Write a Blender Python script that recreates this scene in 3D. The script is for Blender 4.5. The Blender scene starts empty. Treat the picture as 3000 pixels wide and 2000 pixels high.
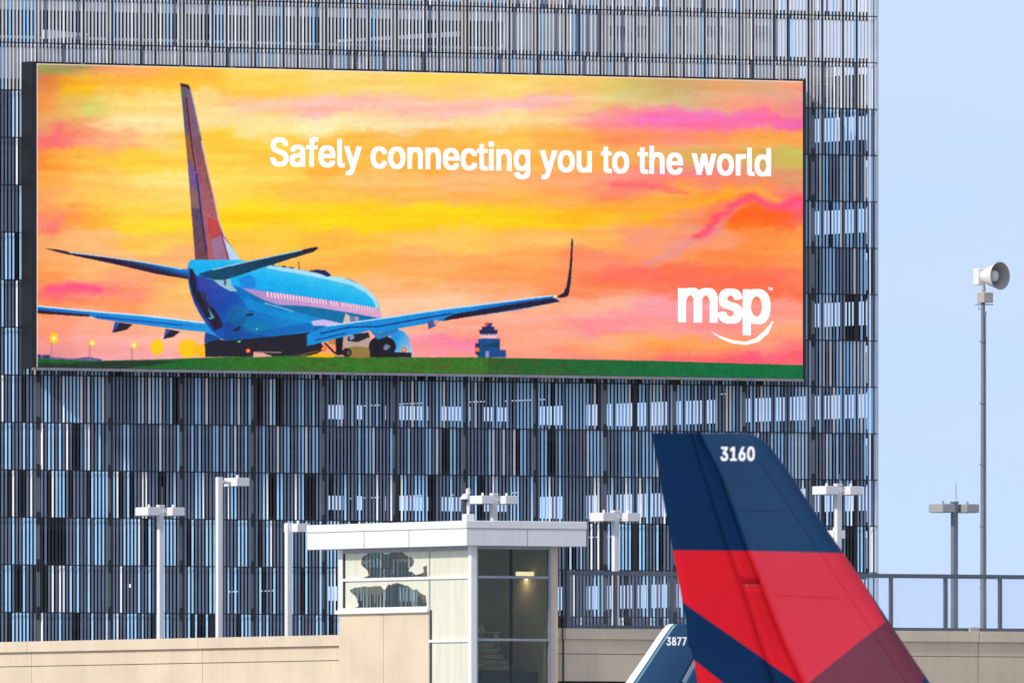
import bpy, bmesh, math, random
import numpy as np
from mathutils import Vector, Matrix
from mathutils.geometry import tessellate_polygon
random.seed(7)
rng = np.random.default_rng(7)
S = bpy.context.scene
COL = S.collection

# ------------------------------------------------------------------ camera
F = 63000.0            # focal length in photo pixels (3000 wide): a long telephoto
EYE = 1.8
HOR = 2650.0           # photo row of the horizon (below the frame)
TH = math.radians(31)  # all the buildings share one street grid, turned by this
CD, SD = math.cos(TH), math.sin(TH)
cam_d = bpy.data.cameras.new('camera')
cam = bpy.data.objects.new('camera', cam_d)
COL.objects.link(cam)
cam.location = (0, 0, EYE)
cam.rotation_euler = (math.radians(90), 0, 0)
cam_d.sensor_width = 36
cam_d.lens = F / 3000 * 36
cam_d.shift_y = (HOR - 1000) / 3000
cam_d.clip_start = 1
cam_d.clip_end = 9000
cam_d.dof.use_dof = True
cam_d.dof.focus_distance = 790
cam_d.dof.aperture_fstop = 7.0
S.camera = cam

# ------------------------------------------------------------------ light
EXPO = 1.0
S.view_settings.view_transform = 'Standard'
S.view_settings.look = 'None'
S.view_settings.exposure = EXPO
S.view_settings.gamma = 1
S.view_settings.use_curve_mapping = False
SUN_EL = math.radians(36)
sx, sy = -0.76, -0.65
W = bpy.data.worlds.new('World')
S.world = W
W.use_nodes = True
nt = W.node_tree
nt.nodes.clear()
sky = nt.nodes.new('ShaderNodeTexSky')
sky.sky_type = 'NISHITA'
sky.sun_disc = False
sky.sun_elevation = SUN_EL
sky.sun_rotation = math.atan2(sx, sy)
sky.altitude = 250
sky.air_density = 1.0
sky.dust_density = 0.6
sky.ozone_density = 5.0
geo = nt.nodes.new('ShaderNodeTexCoord')
lift = nt.nodes.new('ShaderNodeVectorMath'); lift.operation = 'ADD'; lift.inputs[1].default_value = (0, 0, 0.20)   # clear air: little horizon glare
nrm = nt.nodes.new('ShaderNodeVectorMath'); nrm.operation = 'NORMALIZE'
nt.links.new(geo.outputs['Generated'], lift.inputs[0]); nt.links.new(lift.outputs[0], nrm.inputs[0])
nt.links.new(nrm.outputs[0], sky.inputs['Vector'])
bg = nt.nodes.new('ShaderNodeBackground')
bg.inputs['Strength'].default_value = 0.112
out = nt.nodes.new('ShaderNodeOutputWorld')
# a thin even veil of high cloud, a little patchy
vn = nt.nodes.new('ShaderNodeTexNoise'); vn.inputs['Scale'].default_value = 1.0; vn.inputs['Detail'].default_value = 4
vm = nt.nodes.new('ShaderNodeMapping'); vm.inputs['Scale'].default_value = (4, 4, 22); vm.inputs['Location'].default_value = (0.3, 0.1, 0.25)
nt.links.new(geo.outputs['Generated'], vm.inputs[0]); nt.links.new(vm.outputs[0], vn.inputs['Vector'])
vr = nt.nodes.new('ShaderNodeMapRange'); vr.inputs['From Min'].default_value = 0.3; vr.inputs['From Max'].default_value = 0.7; vr.inputs['To Min'].default_value = 0.46; vr.inputs['To Max'].default_value = 0.92
nt.links.new(vn.outputs[0], vr.inputs['Value'])
veil = nt.nodes.new('ShaderNodeMix'); veil.data_type = 'RGBA'
nt.links.new(vr.outputs[0], veil.inputs['Factor'])
nt.links.new(sky.outputs[0], veil.inputs['A']); veil.inputs['B'].default_value = (3.3, 3.52, 4.3, 1)
nt.links.new(veil.outputs['Result'], bg.inputs[0])
nt.links.new(bg.outputs[0], out.inputs[0])
sun_d = bpy.data.lights.new('sun', 'SUN')
sun_d.energy = 1.75
sun_d.angle = math.radians(3)
sun_d.color = (1.0, 0.93, 0.82)
sun = bpy.data.objects.new('sun', sun_d)
COL.objects.link(sun)
sdir = Vector((sx, sy, 0)).normalized() * math.cos(SUN_EL) + Vector((0, 0, math.sin(SUN_EL)))
sun.rotation_euler = sdir.to_track_quat('Z', 'Y').to_euler()
sun.location = (0, 0, 60)

# ------------------------------------------------------------------ helpers
def lin(c):
    return tuple(((v / 255) / 12.92 if v / 255 <= 0.04045 else ((v / 255 + 0.055) / 1.055) ** 2.4) for v in c)

def zat(py, Y): return EYE + (HOR - py) * Y / F
def xat(px, Y): return (px - 1500) / F * Y
def hit(px, P, D):
    """distance along D from P of the vertical plane point seen at photo column px, and its depth"""
    k = (px - 1500) / F
    t = (k * P[1] - P[0]) / (D[0] - k * D[1])
    return t, P[1] + D[1] * t
DX = (CD, SD)       # along the faces turned right (they recede to the right)
DG = (-SD, CD)      # along the faces turned left (they recede to the left)

def tag(o, label=None, cat=None, group=None, kind=None):
    if label: o['label'] = label
    if cat: o['category'] = cat
    if group: o['group'] = group
    if kind: o['kind'] = kind
    return o
def thing(name, loc, label, cat, rz=0.0, group=None):
    o = bpy.data.objects.new(name, None)
    COL.objects.link(o)
    o.empty_display_size = 0.3
    o.location = loc
    o.rotation_euler = (0, 0, rz)
    return tag(o, label, cat, group)

class MB:
    def __init__(s): s.v = []; s.f = []; s.m = []; s.sm = []
    def poly(s, pts, faces, m=0, smooth=False):
        b = len(s.v)
        s.v += [tuple(p) for p in pts]
        for f in faces:
            s.f.append([b + i for i in f]); s.m.append(m); s.sm.append(smooth)
        return s
    def box(s, x0, x1, y0, y1, z0, z1, m=0):
        p = [(x0,y0,z0),(x1,y0,z0),(x1,y1,z0),(x0,y1,z0),(x0,y0,z1),(x1,y0,z1),(x1,y1,z1),(x0,y1,z1)]
        return s.poly(p, [(3,2,1,0),(4,5,6,7),(0,1,5,4),(1,2,6,5),(2,3,7,6),(3,0,4,7)], m)
    def prism(s, pts, y0, y1, m=0):
        """outline in x,z extruded along y"""
        n = len(pts)
        a = [(x, y0, z) for x, z in pts] + [(x, y1, z) for x, z in pts]
        tri = tessellate_polygon([[Vector((x, 0, z)) for x, z in pts]])
        fs = [t for t in tri] + [tuple(i + n for i in reversed(t)) for t in tri]
        fs += [(i, i + n, (i + 1) % n + n, (i + 1) % n) for i in range(n)]
        return s.poly(a, fs, m)
    def bar(s, a, b, r, n=8, m=0, r2=None, smooth=True):
        a, b = Vector(a), Vector(b)
        r2 = r if r2 is None else r2
        d = (b - a).normalized()
        u = d.orthogonal().normalized(); w = d.cross(u)
        pts = []
        for c, rr in ((a, r), (b, r2)):
            for i in range(n):
                t = 2 * math.pi * i / n
                pts.append(c + u * rr * math.cos(t) + w * rr * math.sin(t))
        s.poly(pts, [(i, (i + 1) % n, (i + 1) % n + n, i + n) for i in range(n)], m, smooth)
        return s.poly(pts, [tuple(range(n - 1, -1, -1)), tuple(range(n, 2 * n))], m)
    def lathe(s, a, d, prof, n=24, m=0):
        a = Vector(a); d = Vector(d).normalized()
        u = d.orthogonal().normalized(); w = d.cross(u)
        pts = []
        for l, r in prof:
            for i in range(n):
                t = 2 * math.pi * i / n
                pts.append(a + d * l + (u * math.cos(t) + w * math.sin(t)) * r)
        fs = []
        for j in range(len(prof) - 1):
            for i in range(n):
                fs.append((j*n+i, j*n+(i+1) % n, (j+1)*n+(i+1) % n, (j+1)*n+i))
        return s.poly(pts, fs, m, True)
    def mesh(s, name, mats):
        me = bpy.data.meshes.new(name)
        me.from_pydata(s.v, [], s.f)
        for m in (mats if isinstance(mats, (list, tuple)) else [mats]): me.materials.append(m)
        me.polygons.foreach_set('material_index', s.m)
        me.polygons.foreach_set('use_smooth', s.sm)
        bm = bmesh.new(); bm.from_mesh(me)
        bmesh.ops.recalc_face_normals(bm, faces=bm.faces)
        bm.to_mesh(me); bm.free()
        return me
    def build(s, name, mats, parent=None, bevel=0):
        o = bpy.data.objects.new(name, s.mesh(name, mats))
        COL.objects.link(o)
        if parent: o.parent = parent
        if bevel:
            md = o.modifiers.new('bevel', 'BEVEL'); md.width = bevel; md.segments = 2; md.limit_method = 'ANGLE'
        return o

def new_mat(name):
    m = bpy.data.materials.new(name); m.use_nodes = True
    return m, m.node_tree, m.node_tree.nodes['Principled BSDF']
def paint(name, col, rough=0.5, metal=0.0, var=0.08, scale=1.5, bump=0.0, bscale=20, coat=0.0, spec=0.5, streak=0.0):
    """plain painted / cast surface with mottling, optional relief and vertical dirt streaks"""
    m, t, p = new_mat(name)
    N, L = t.nodes, t.links
    tc = N.new('ShaderNodeTexCoord')
    no = N.new('ShaderNodeTexNoise'); no.inputs['Scale'].default_value = scale; no.inputs['Detail'].default_value = 6
    L.new(tc.outputs['Object'], no.inputs['Vector'])
    mr = N.new('ShaderNodeMapRange')
    mr.inputs['From Min'].default_value = 0.3; mr.inputs['From Max'].default_value = 0.7
    mr.inputs['To Min'].default_value = 1 - var; mr.inputs['To Max'].default_value = 1 + var
    L.new(no.outputs[0], mr.inputs['Value'])
    fac = mr.outputs[0]
    if streak:
        mp = N.new('ShaderNodeMapping'); mp.inputs['Scale'].default_value = (5, 5, 0.25)
        n2 = N.new('ShaderNodeTexNoise'); n2.inputs['Scale'].default_value = 1.2; n2.inputs['Detail'].default_value = 4
        L.new(tc.outputs['Object'], mp.inputs[0]); L.new(mp.outputs[0], n2.inputs['Vector'])
        m2 = N.new('ShaderNodeMapRange')
        m2.inputs['From Min'].default_value = 0.45; m2.inputs['From Max'].default_value = 0.75
        m2.inputs['To Min'].default_value = 1.0; m2.inputs['To Max'].default_value = 1 - streak
        L.new(n2.outputs[0], m2.inputs['Value'])
        mu = N.new('ShaderNodeMath'); mu.operation = 'MULTIPLY'
        L.new(fac, mu.inputs[0]); L.new(m2.outputs[0], mu.inputs[1]); fac = mu.outputs[0]
    mx = N.new('ShaderNodeVectorMath'); mx.operation = 'SCALE'
    mx.inputs[0].default_value = col[:3]
    L.new(fac, mx.inputs['Scale'])
    L.new(mx.outputs[0], p.inputs['Base Color'])
    p.inputs['Roughness'].default_value = rough
    p.inputs['Metallic'].default_value = metal
    p.inputs['Coat Weight'].default_value = coat
    p.inputs['Coat Roughness'].default_value = 0.15
    p.inputs['Specular IOR Level'].default_value = spec
    if bump:
        nb = N.new('ShaderNodeTexNoise'); nb.inputs['Scale'].default_value = bscale; nb.inputs['Detail'].default_value = 5
        L.new(tc.outputs['Object'], nb.inputs['Vector'])
        b = N.new('ShaderNodeBump'); b.inputs['Strength'].default_value = bump; b.inputs['Distance'].default_value = 0.02
        L.new(nb.outputs[0], b.inputs['Height']); L.new(b.outputs[0], p.inputs['Normal'])
    return m
def glow(name, col, k=1.0):
    m, t, p = new_mat(name)
    p.inputs['Base Color'].default_value = (0.02, 0.02, 0.02, 1)
    p.inputs['Emission Color'].default_value = (*col, 1)
    p.inputs['Emission Strength'].default_value = k * 2 ** -EXPO
    return m

M = {}
M['apron'] = paint('apron_concrete', (0.30, 0.29, 0.27), 0.9, var=0.15, scale=0.05, bump=0.2)
M['slat_white'] = paint('slat_white', (0.88, 0.88, 0.88), 0.4, var=0.05)
M['slat_blue'] = paint('slat_blue', (0.40, 0.68, 0.94), 0.4, var=0.06)
M['slat_grey'] = paint('slat_grey', (0.17, 0.22, 0.31), 0.45, var=0.10)
M['slat_dark'] = paint('slat_dark', (0.018, 0.02, 0.025), 0.5, var=0.1)
M['slat_pale'] = paint('slat_pale', (0.64, 0.66, 0.69), 0.4, var=0.08)
M['slat_cream_lit'] = paint('slat_cream_lit', (0.66, 0.60, 0.54), 0.45, var=0.05)
M['black_steel'] = paint('black_steel', (0.012, 0.014, 0.018), 0.5, var=0.1)
M['post_grey'] = paint('post_grey', (0.16, 0.18, 0.20), 0.6, var=0.1)
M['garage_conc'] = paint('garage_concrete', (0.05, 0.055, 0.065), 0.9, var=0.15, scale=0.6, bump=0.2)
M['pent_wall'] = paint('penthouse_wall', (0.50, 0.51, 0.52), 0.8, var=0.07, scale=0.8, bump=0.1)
M['cream_brick'] = paint('cream_brick', (0.62, 0.52, 0.40), 0.85, var=0.08, scale=4, bump=0.2)
M['white_metal'] = paint('white_metal', (0.76, 0.75, 0.74), 0.4, var=0.03, scale=0.8, streak=0.06)
M['frame_white'] = paint('window_frame', (0.78, 0.77, 0.76), 0.35, var=0.03)
M['frame_grey'] = paint('frame_alu', (0.30, 0.32, 0.37), 0.35, metal=0.3, var=0.05)
M['stucco'] = paint('beige_stucco', (0.64, 0.525, 0.385), 0.9, var=0.09, scale=0.55, bump=0.35, bscale=45, streak=0.06)
M['joint'] = paint('joint_sealant', (0.10, 0.085, 0.07), 0.9)
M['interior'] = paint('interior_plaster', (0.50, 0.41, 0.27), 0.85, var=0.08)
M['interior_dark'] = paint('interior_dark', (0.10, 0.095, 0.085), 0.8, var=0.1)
M['rail_grey'] = paint('railing_grey', (0.11, 0.13, 0.16), 0.5, metal=0.2, var=0.06)
M['wire'] = paint('wire_mesh', (0.42, 0.44, 0.48), 0.5, metal=0.4)
M['galv'] = paint('pole_galvanised', (0.20, 0.22, 0.25), 0.5, metal=0.3, var=0.1, streak=0.2)
M['horn'] = paint('horn_white', (0.74, 0.73, 0.70), 0.45, var=0.05, streak=0.08)
M['horn_in'] = paint('horn_inside', (0.36, 0.34, 0.31), 0.6, var=0.08)
M['tan_box'] = paint('tan_box', (0.42, 0.38, 0.33), 0.6, var=0.08)
M['bezel'] = paint('screen_bezel', (0.010, 0.011, 0.014), 0.5, var=0.1)
M['ledge'] = paint('screen_ledge', (0.26, 0.26, 0.28), 0.5, var=0.12, scale=1.2)
M['digits'] = paint('white_vinyl', (0.82, 0.83, 0.84), 0.4, var=0.02)
M['fuse_white'] = paint('fuselage_white', (0.78, 0.78, 0.80), 0.3, coat=0.6)
M['tyre'] = paint('tyre', (0.02, 0.02, 0.02), 0.8)
M['le_white'] = paint('leading_edge_white', (0.80, 0.81, 0.83), 0.3, var=0.03)
M['text_glow'] = glow('screen_lettering', (0.97, 0.98, 1.0), 1.05)
M['lamp_glow'] = glow('lamp_tube', (1.0, 0.82, 0.50), 1.6)
M['spot_glow'] = glow('garage_bulb', (1.0, 0.90, 0.75), 2.0)
M['conduit_glow'] = glow('garage_conduit', (0.85, 0.9, 1.0), 0.8)

def glass(name, tint, refl):
    m, t, p = new_mat(name)
    N, L = t.nodes, t.links
    N.remove(p)
    tr = N.new('ShaderNodeBsdfTransparent'); tr.inputs[0].default_value = (*tint, 1)
    gl = N.new('ShaderNodeBsdfGlossy'); gl.inputs['Roughness'].default_value = 0.03
    gl.inputs['Color'].default_value = (0.9, 0.95, 0.93, 1)
    fr = N.new('ShaderNodeFresnel')
    ge = N.new('ShaderNodeNewGeometry')
    io = N.new('ShaderNodeMapRange'); io.inputs['To Min'].default_value = 1.5; io.inputs['To Max'].default_value = 1 / 1.5
    L.new(ge.outputs['Backfacing'], io.inputs['Value']); L.new(io.outputs[0], fr.inputs['IOR'])
    mu = N.new('ShaderNodeMath'); mu.operation = 'MULTIPLY'; mu.inputs[1].default_value = refl
    mx = N.new('ShaderNodeMixShader')
    L.new(fr.outputs[0], mu.inputs[0]); L.new(mu.outputs[0], mx.inputs[0])
    L.new(tr.outputs[0], mx.inputs[1]); L.new(gl.outputs[0], mx.inputs[2])
    L.new(mx.outputs[0], N['Material Output'].inputs[0])
    return m
M['glass'] = glass('clear_glass', (0.78, 0.80, 0.75), 0.7)
def mist(name, col, k):
    m, t, p = new_mat(name)
    N, L = t.nodes, t.links
    tr = N.new('ShaderNodeBsdfTransparent'); mx = N.new('ShaderNodeMixShader')
    tc = N.new('ShaderNodeTexCoord'); mp = N.new('ShaderNodeMapping'); mp.inputs['Scale'].default_value = (6, 6, 0.6)
    no = N.new('ShaderNodeTexNoise'); no.inputs['Scale'].default_value = 1.5; no.inputs['Detail'].default_value = 5
    mr = N.new('ShaderNodeMapRange'); mr.inputs['From Min'].default_value = 0.3; mr.inputs['From Max'].default_value = 0.7; mr.inputs['To Min'].default_value = k - 0.2; mr.inputs['To Max'].default_value = k + 0.2
    L.new(tc.outputs['Object'], mp.inputs[0]); L.new(mp.outputs[0], no.inputs['Vector']); L.new(no.outputs[0], mr.inputs['Value'])
    p.inputs['Base Color'].default_value = (*col, 1); p.inputs['Roughness'].default_value = 0.6
    L.new(mr.outputs[0], mx.inputs[0]); L.new(tr.outputs[0], mx.inputs[1]); L.new(p.outputs[0], mx.inputs[2])
    L.new(mx.outputs[0], N['Material Output'].inputs[0])
    return m
M['mist'] = mist('half_cleared_film', (0.16, 0.175, 0.14), 0.55)
M['drip'] = mist('drip_film', (0.48, 0.50, 0.42), 0.45)
def fog_mat():
    m, t, p = new_mat('fogged_film')
    N, L = t.nodes, t.links
    tc = N.new('ShaderNodeTexCoord')
    mp = N.new('ShaderNodeMapping'); mp.inputs['Scale'].default_value = (3, 3, 0.35)
    no = N.new('ShaderNodeTexNoise'); no.inputs['Scale'].default_value = 1.3; no.inputs['Detail'].default_value = 5
    cr = N.new('ShaderNodeValToRGB')
    cr.color_ramp.elements[0].position = 0.3; cr.color_ramp.elements[0].color = (0.60, 0.60, 0.47, 1)
    cr.color_ramp.elements[1].position = 0.7; cr.color_ramp.elements[1].color = (0.70, 0.69, 0.56, 1)
    L.new(tc.outputs['Object'], mp.inputs[0]); L.new(mp.outputs[0], no.inputs['Vector'])
    L.new(no.outputs[0], cr.inputs[0]); L.new(cr.outputs[0], p.inputs['Base Color'])
    p.inputs['Roughness'].default_value = 0.35
    return m
M['fog'] = fog_mat()

import os
try:                                     # the grotesque that ships with Blender itself
    FONT = bpy.data.fonts.load(os.path.join(bpy.utils.system_resource('DATAFILES', path='fonts'), 'Inter.woff2'))
except Exception:
    FONT = None
from mathutils.geometry import interpolate_bezier
def text_outlines(txt, spacing=1.0):
    """list of characters, each a list of closed outlines"""
    cu = bpy.data.curves.new('lettering_curve', 'FONT')
    if FONT: cu.font = FONT
    cu.body = txt; cu.space_character = spacing
    o = bpy.data.objects.new('lettering_tmp', cu)
    COL.objects.link(o)
    dg = bpy.context.evaluated_depsgraph_get()
    cv = o.evaluated_get(dg).to_curve(dg)
    loops = []
    for sp in cv.splines:
        bp = sp.bezier_points; l = []
        for i in range(len(bp)):
            p, q = bp[i], bp[(i + 1) % len(bp)]
            l += [(v.x, v.y) for v in interpolate_bezier(p.co, p.handle_right, q.handle_left, q.co, 7)[:-1]]
        if len(l) > 2: loops.append(l)
    bpy.data.objects.remove(o); bpy.data.curves.remove(cu)
    it = sorted(([min(x for x, _ in l), max(x for x, _ in l), [l]] for l in loops), key=lambda q: q[0])
    res = []
    for lo, hi, l in it:
        if res and min(hi, res[-1][1]) - max(lo, res[-1][0]) > 0.5 * min(hi - lo, res[-1][1] - res[-1][0]):
            res[-1][1] = max(hi, res[-1][1]); res[-1][2] += l
        else: res.append([lo, hi, list(l)])
    return [r[2] for r in res]
def scan_fill(loops, bx, by, n=64):
    """rectangles covering the outline thickened by an ellipse bx, by"""
    xs = [x for l in loops for x, _ in l]
    x0, x1 = min(xs) - bx, max(xs) + bx
    out = []
    for i in range(n):
        xa, xb_ = x0 + (x1 - x0) * i / n, x0 + (x1 - x0) * (i + 1) / n
        xm = (xa + xb_) / 2; iv = []
        for j in range(-4, 5):
            off = j / 4 * bx; grow = by
            x = xm + off; c = []
            for l in loops:
                for (ax_, ay), (bx_, by_) in zip(l, l[1:] + l[:1]):
                    if (ax_ > x) != (bx_ > x): c.append((ay + (by_ - ay) * (x - ax_) / (bx_ - ax_), 1 if bx_ > ax_ else -1))
            c.sort(); w = 0
            for y, d in c:
                if w == 0: st_ = y
                w += d
                if w == 0: iv.append((st_ - grow, y + grow))
        iv.sort(); cur = None
        for lo, hi in iv:
            if cur and lo <= cur[1]: cur[1] = max(cur[1], hi)
            else:
                if cur: out.append((xa, xb_, *cur))
                cur = [lo, hi]
        if cur: out.append((xa, xb_, *cur))
    return out

# ------------------------------------------------------------------ ground
g = MB().poly([(-4000,-500,0),(4000,-500,0),(4000,6000,0),(-4000,6000,0)], [(0,1,2,3)]).build('ground', M['apron'])
tag(g, kind='structure')

# ------------------------------------------------------------------ parking garage with the slatted facade
GY = 810.0
G0 = (xat(2570, GY), GY)
garage = thing('parking_garage', (G0[0], G0[1], 0),
               'tall parking garage behind a screen of grey, white and blue vertical metal slats', 'building', TH)
def gu(px, off=0.0):                      # local x on a plane set off metres behind the slats
    P = (G0[0] + DG[0] * off, G0[1] + DG[1] * off)
    return hit(px, P, DX)
tL, yL = gu(0)
ROW = 139.0 * yL / F
ZR0 = zat(124, yL)
def zr(k): return ZR0 - ROW * k
PITCH = 0.1525
NCOL = 276
K0, K1 = -2, 16
XL = -NCOL * PITCH
# backing posts
post_cols = set()
u325 = gu(325, 0.05)[0]
c0 = int(round(-u325 / PITCH - 0.5))
for k in range(-3, 16):
    c = c0 - 20 * k
    if 0 <= c < NCOL: post_cols.add(c)
zb, zt = zr(K1), zr(K0)
# panel joints (dark narrow posts) : 4, 8, 8 rhythm on the left and 4, 6 on the right
joint_cols = []
c = NCOL - 2
pat_l, pat_r, i = [8, 8, 4], [4, 6], 0
cj = c0 + 8
while cj > 0:
    joint_cols.append(cj)
    cj -= (pat_l[i % 3] if cj > 96 else pat_r[i % 2]); i += 1
SL = 0.074
TURN = {0: -0.75, 1: -0.45, 4: -0.5, 5: -0.7}       # the pale slats are set turned to the left
def add_slat(mb, xc, z0, mi, mslot):
    a = TURN.get(mi, 0.0); c, q = math.cos(a), math.sin(a)
    P = [(x * c - y * q + xc, x * q + y * c + 0.02) for x, y in ((-SL/2, -0.014), (SL/2, -0.014), (SL/2, 0.014), (-SL/2, 0.014))]
    zl, zh = z0 + 0.018, z0 + ROW - 0.018
    mb.poly([(x, y, zl) for x, y in P] + [(x, y, zh) for x, y in P], [(3,2,1,0),(4,5,6,7),(0,1,5,4),(1,2,6,5),(2,3,7,6),(3,0,4,7)], mslot)
    return mb
slat_mats = [M['slat_white'], M['slat_blue'], M['slat_grey'], M['slat_dark'], M['slat_pale'], M['slat_cream_lit']]
slat_mesh = [add_slat(MB(), 0, 0, i, 0).mesh('slat', m) for i, m in enumerate(slat_mats)]
single = 0
many = MB()
prev = 2
for k in range(K0, K1):
    for ci in range(NCOL):
        xc = -(ci + 0.5) * PITCH
        z0 = zr(k + 1)
        fr = ci / NCOL                                  # 0 at the right end
        if ci in post_cols and k > 0: continue
        if k <= 0:
            m = random.choices([0, 1, 2, 4, 5], [0.10, 0.07, 0.06, 0.70, 0.07])[0]  # paler mix paints in the stronger light on the top rows
            if ci in post_cols: m = 5  # cream stands in for the backing post as lit under open sky
        else:
            bl = 0.34 if k < 9 else 0.24
            w = [0.10 + 0.04 * (1 - fr) * (k < 10), bl + 0.08, 0.44, 0.07 if k < 9 else 0.11]
            if k in (8, 9, 12): w[2] += 0.12
            m = random.choices([0, 1, 2, 3], w)[0]
            if random.random() < 0.20 and prev != 0: m = prev
        prev = m if m < 4 else 2
        tilt = random.uniform(-0.004, 0.004)
        if (k == 7 or (k == 8 and ci > 200)) and single < 300:
            o = bpy.data.objects.new('slat', slat_mesh[m]); COL.objects.link(o); o.parent = garage
            o.location = (xc + tilt, 0, z0); single += 1
        else:
            add_slat(many, xc + tilt, z0, m, m)
tag(many.build('slat', slat_mats, garage), kind='stuff')
for k in range(K0, K1 + 1):
    MB().box(XL, -0.02, -0.045, -0.033, zr(k) - 0.016, zr(k) + 0.016).build('rail', M['black_steel'], garage)
    MB().box(XL, -0.3, 0.20, 0.30, zr(k) - 0.17, zr(k) + 0.17).build('girt', M['black_steel'], garage)
for c in sorted(post_cols):
    xc = -(c + 0.5) * PITCH
    MB().box(xc - 0.085, xc + 0.085, 0.035, 0.17, zb, zt).build('post', M['post_grey'], garage)
br = MB()
for c in sorted(post_cols):
    xc = -(c + 0.5) * PITCH
    for k in range(1, K1 + 1):
        br.box(xc - 0.05, xc + 0.05, -0.001, 0.033, zr(k) - 0.26, zr(k) + 0.22)
tag(br.build('bracket', M['black_steel'], garage), kind='stuff')
for c in joint_cols:
    xc = -c * PITCH
    MB().box(xc - 0.037, xc + 0.037, 0.0, 0.10, zb, zt).build('joint_post', M['black_steel'], garage)
# corner trim at the right end
MB().box(-0.10, 0.0, -0.03, 0.3, zb, zt + 0.2).build('corner_trim', M['slat_pale'], garage)
MB().box(0.002, 0.055, 0.0, 0.3, zb, zt + 0.2).build('corner_trim', M['slat_blue'], garage)
# parking decks
DEEP = 26.0
ROOF = zr(0.75)
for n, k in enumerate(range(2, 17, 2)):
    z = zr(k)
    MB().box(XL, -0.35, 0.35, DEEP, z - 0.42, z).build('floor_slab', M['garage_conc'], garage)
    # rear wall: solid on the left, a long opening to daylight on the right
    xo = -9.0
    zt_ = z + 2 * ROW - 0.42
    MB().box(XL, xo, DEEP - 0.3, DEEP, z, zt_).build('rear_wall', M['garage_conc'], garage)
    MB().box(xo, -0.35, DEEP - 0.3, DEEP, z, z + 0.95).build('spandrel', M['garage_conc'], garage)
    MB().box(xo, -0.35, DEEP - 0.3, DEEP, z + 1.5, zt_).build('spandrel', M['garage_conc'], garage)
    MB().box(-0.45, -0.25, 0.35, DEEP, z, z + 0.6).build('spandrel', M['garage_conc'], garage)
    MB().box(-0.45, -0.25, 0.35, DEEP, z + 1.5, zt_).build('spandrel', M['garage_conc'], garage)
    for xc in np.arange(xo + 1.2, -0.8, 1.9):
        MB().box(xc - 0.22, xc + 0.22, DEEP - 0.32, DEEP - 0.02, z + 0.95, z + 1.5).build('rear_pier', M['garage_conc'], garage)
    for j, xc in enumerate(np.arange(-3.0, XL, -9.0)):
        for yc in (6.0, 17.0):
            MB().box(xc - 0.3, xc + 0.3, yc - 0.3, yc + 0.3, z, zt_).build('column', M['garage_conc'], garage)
    # thin conduits under the ceilings, the light on them given by emission
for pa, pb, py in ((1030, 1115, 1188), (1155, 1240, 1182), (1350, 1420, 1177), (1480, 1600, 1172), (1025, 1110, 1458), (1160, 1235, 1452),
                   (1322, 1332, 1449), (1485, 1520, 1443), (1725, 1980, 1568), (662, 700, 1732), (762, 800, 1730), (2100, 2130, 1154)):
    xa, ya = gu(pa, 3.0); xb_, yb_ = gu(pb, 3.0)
    MB().bar((xa, 3.0, zat(py + (pb - pa) * 0.02, ya)), (xb_, 3.0, zat(py - (pb - pa) * 0.02, yb_)), 0.02, 6).build('lit_conduit', M['conduit_glow'], garage)
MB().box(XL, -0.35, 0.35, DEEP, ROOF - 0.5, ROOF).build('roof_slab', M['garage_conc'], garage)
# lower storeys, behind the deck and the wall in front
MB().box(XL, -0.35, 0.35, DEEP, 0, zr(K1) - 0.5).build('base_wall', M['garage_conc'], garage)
# roof level: pale penthouse wall with a long dark opening and ramp beams
PY = 6.0
def pz(py, px): return zat(py, gu(px, PY)[1])
xw0, xw1, xw2 = XL, gu(1480, PY)[0], -0.6
zo0, zo1 = pz(118, 600), pz(42, 600)
topz = zr(K0) + 0.2
MB().box(xw0, xw1, PY, PY + 0.3, ROOF, zo0).build('penthouse_wall', M['pent_wall'], garage)
MB().box(xw0, xw1, PY, PY + 0.3, zo1, topz).build('penthouse_wall', M['pent_wall'], garage)
MB().box(xw1, xw2, PY, PY + 0.3, ROOF, topz).build('penthouse_wall', M['pent_wall'], garage)
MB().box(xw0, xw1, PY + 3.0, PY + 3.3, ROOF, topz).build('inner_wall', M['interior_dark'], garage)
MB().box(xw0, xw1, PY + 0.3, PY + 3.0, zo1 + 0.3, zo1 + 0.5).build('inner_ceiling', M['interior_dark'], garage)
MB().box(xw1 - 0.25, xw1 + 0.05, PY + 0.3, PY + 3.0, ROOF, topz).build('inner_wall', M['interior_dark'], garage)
for pa, pb in ((1860, 1900), (1980, 2010), (2070, 2120), (2200, 2250), (1780, 1830)):
    xa, xb_ = gu(pa, PY)[0], gu(pb, PY)[0]
    z0, z1 = pz(102, pa), pz(76, pa)
    MB().box(xa, xb_, PY - 0.06, PY - 0.01, z0, z1).build('vent_grille', M['post_grey'], garage)
a0 = gu(985, PY)[0]; a1 = gu(1335, PY)[0]
MB().prism([(a0, pz(125, 985)), (a1, pz(108, 1335)), (a1, pz(93, 1335)), (a0, pz(117, 985))], PY - 0.3, PY - 0.05).build('ramp_beam', M['white_metal'], garage)
a0 = gu(120, PY)[0]; a1 = gu(250, PY)[0]
MB().prism([(a0, pz(116, 120)), (a1, pz(106, 250)), (a1, pz(100, 250)), (a0, pz(88, 120))], PY - 0.3, PY - 0.05).build('ramp_beam', M['white_metal'], garage)
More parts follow.
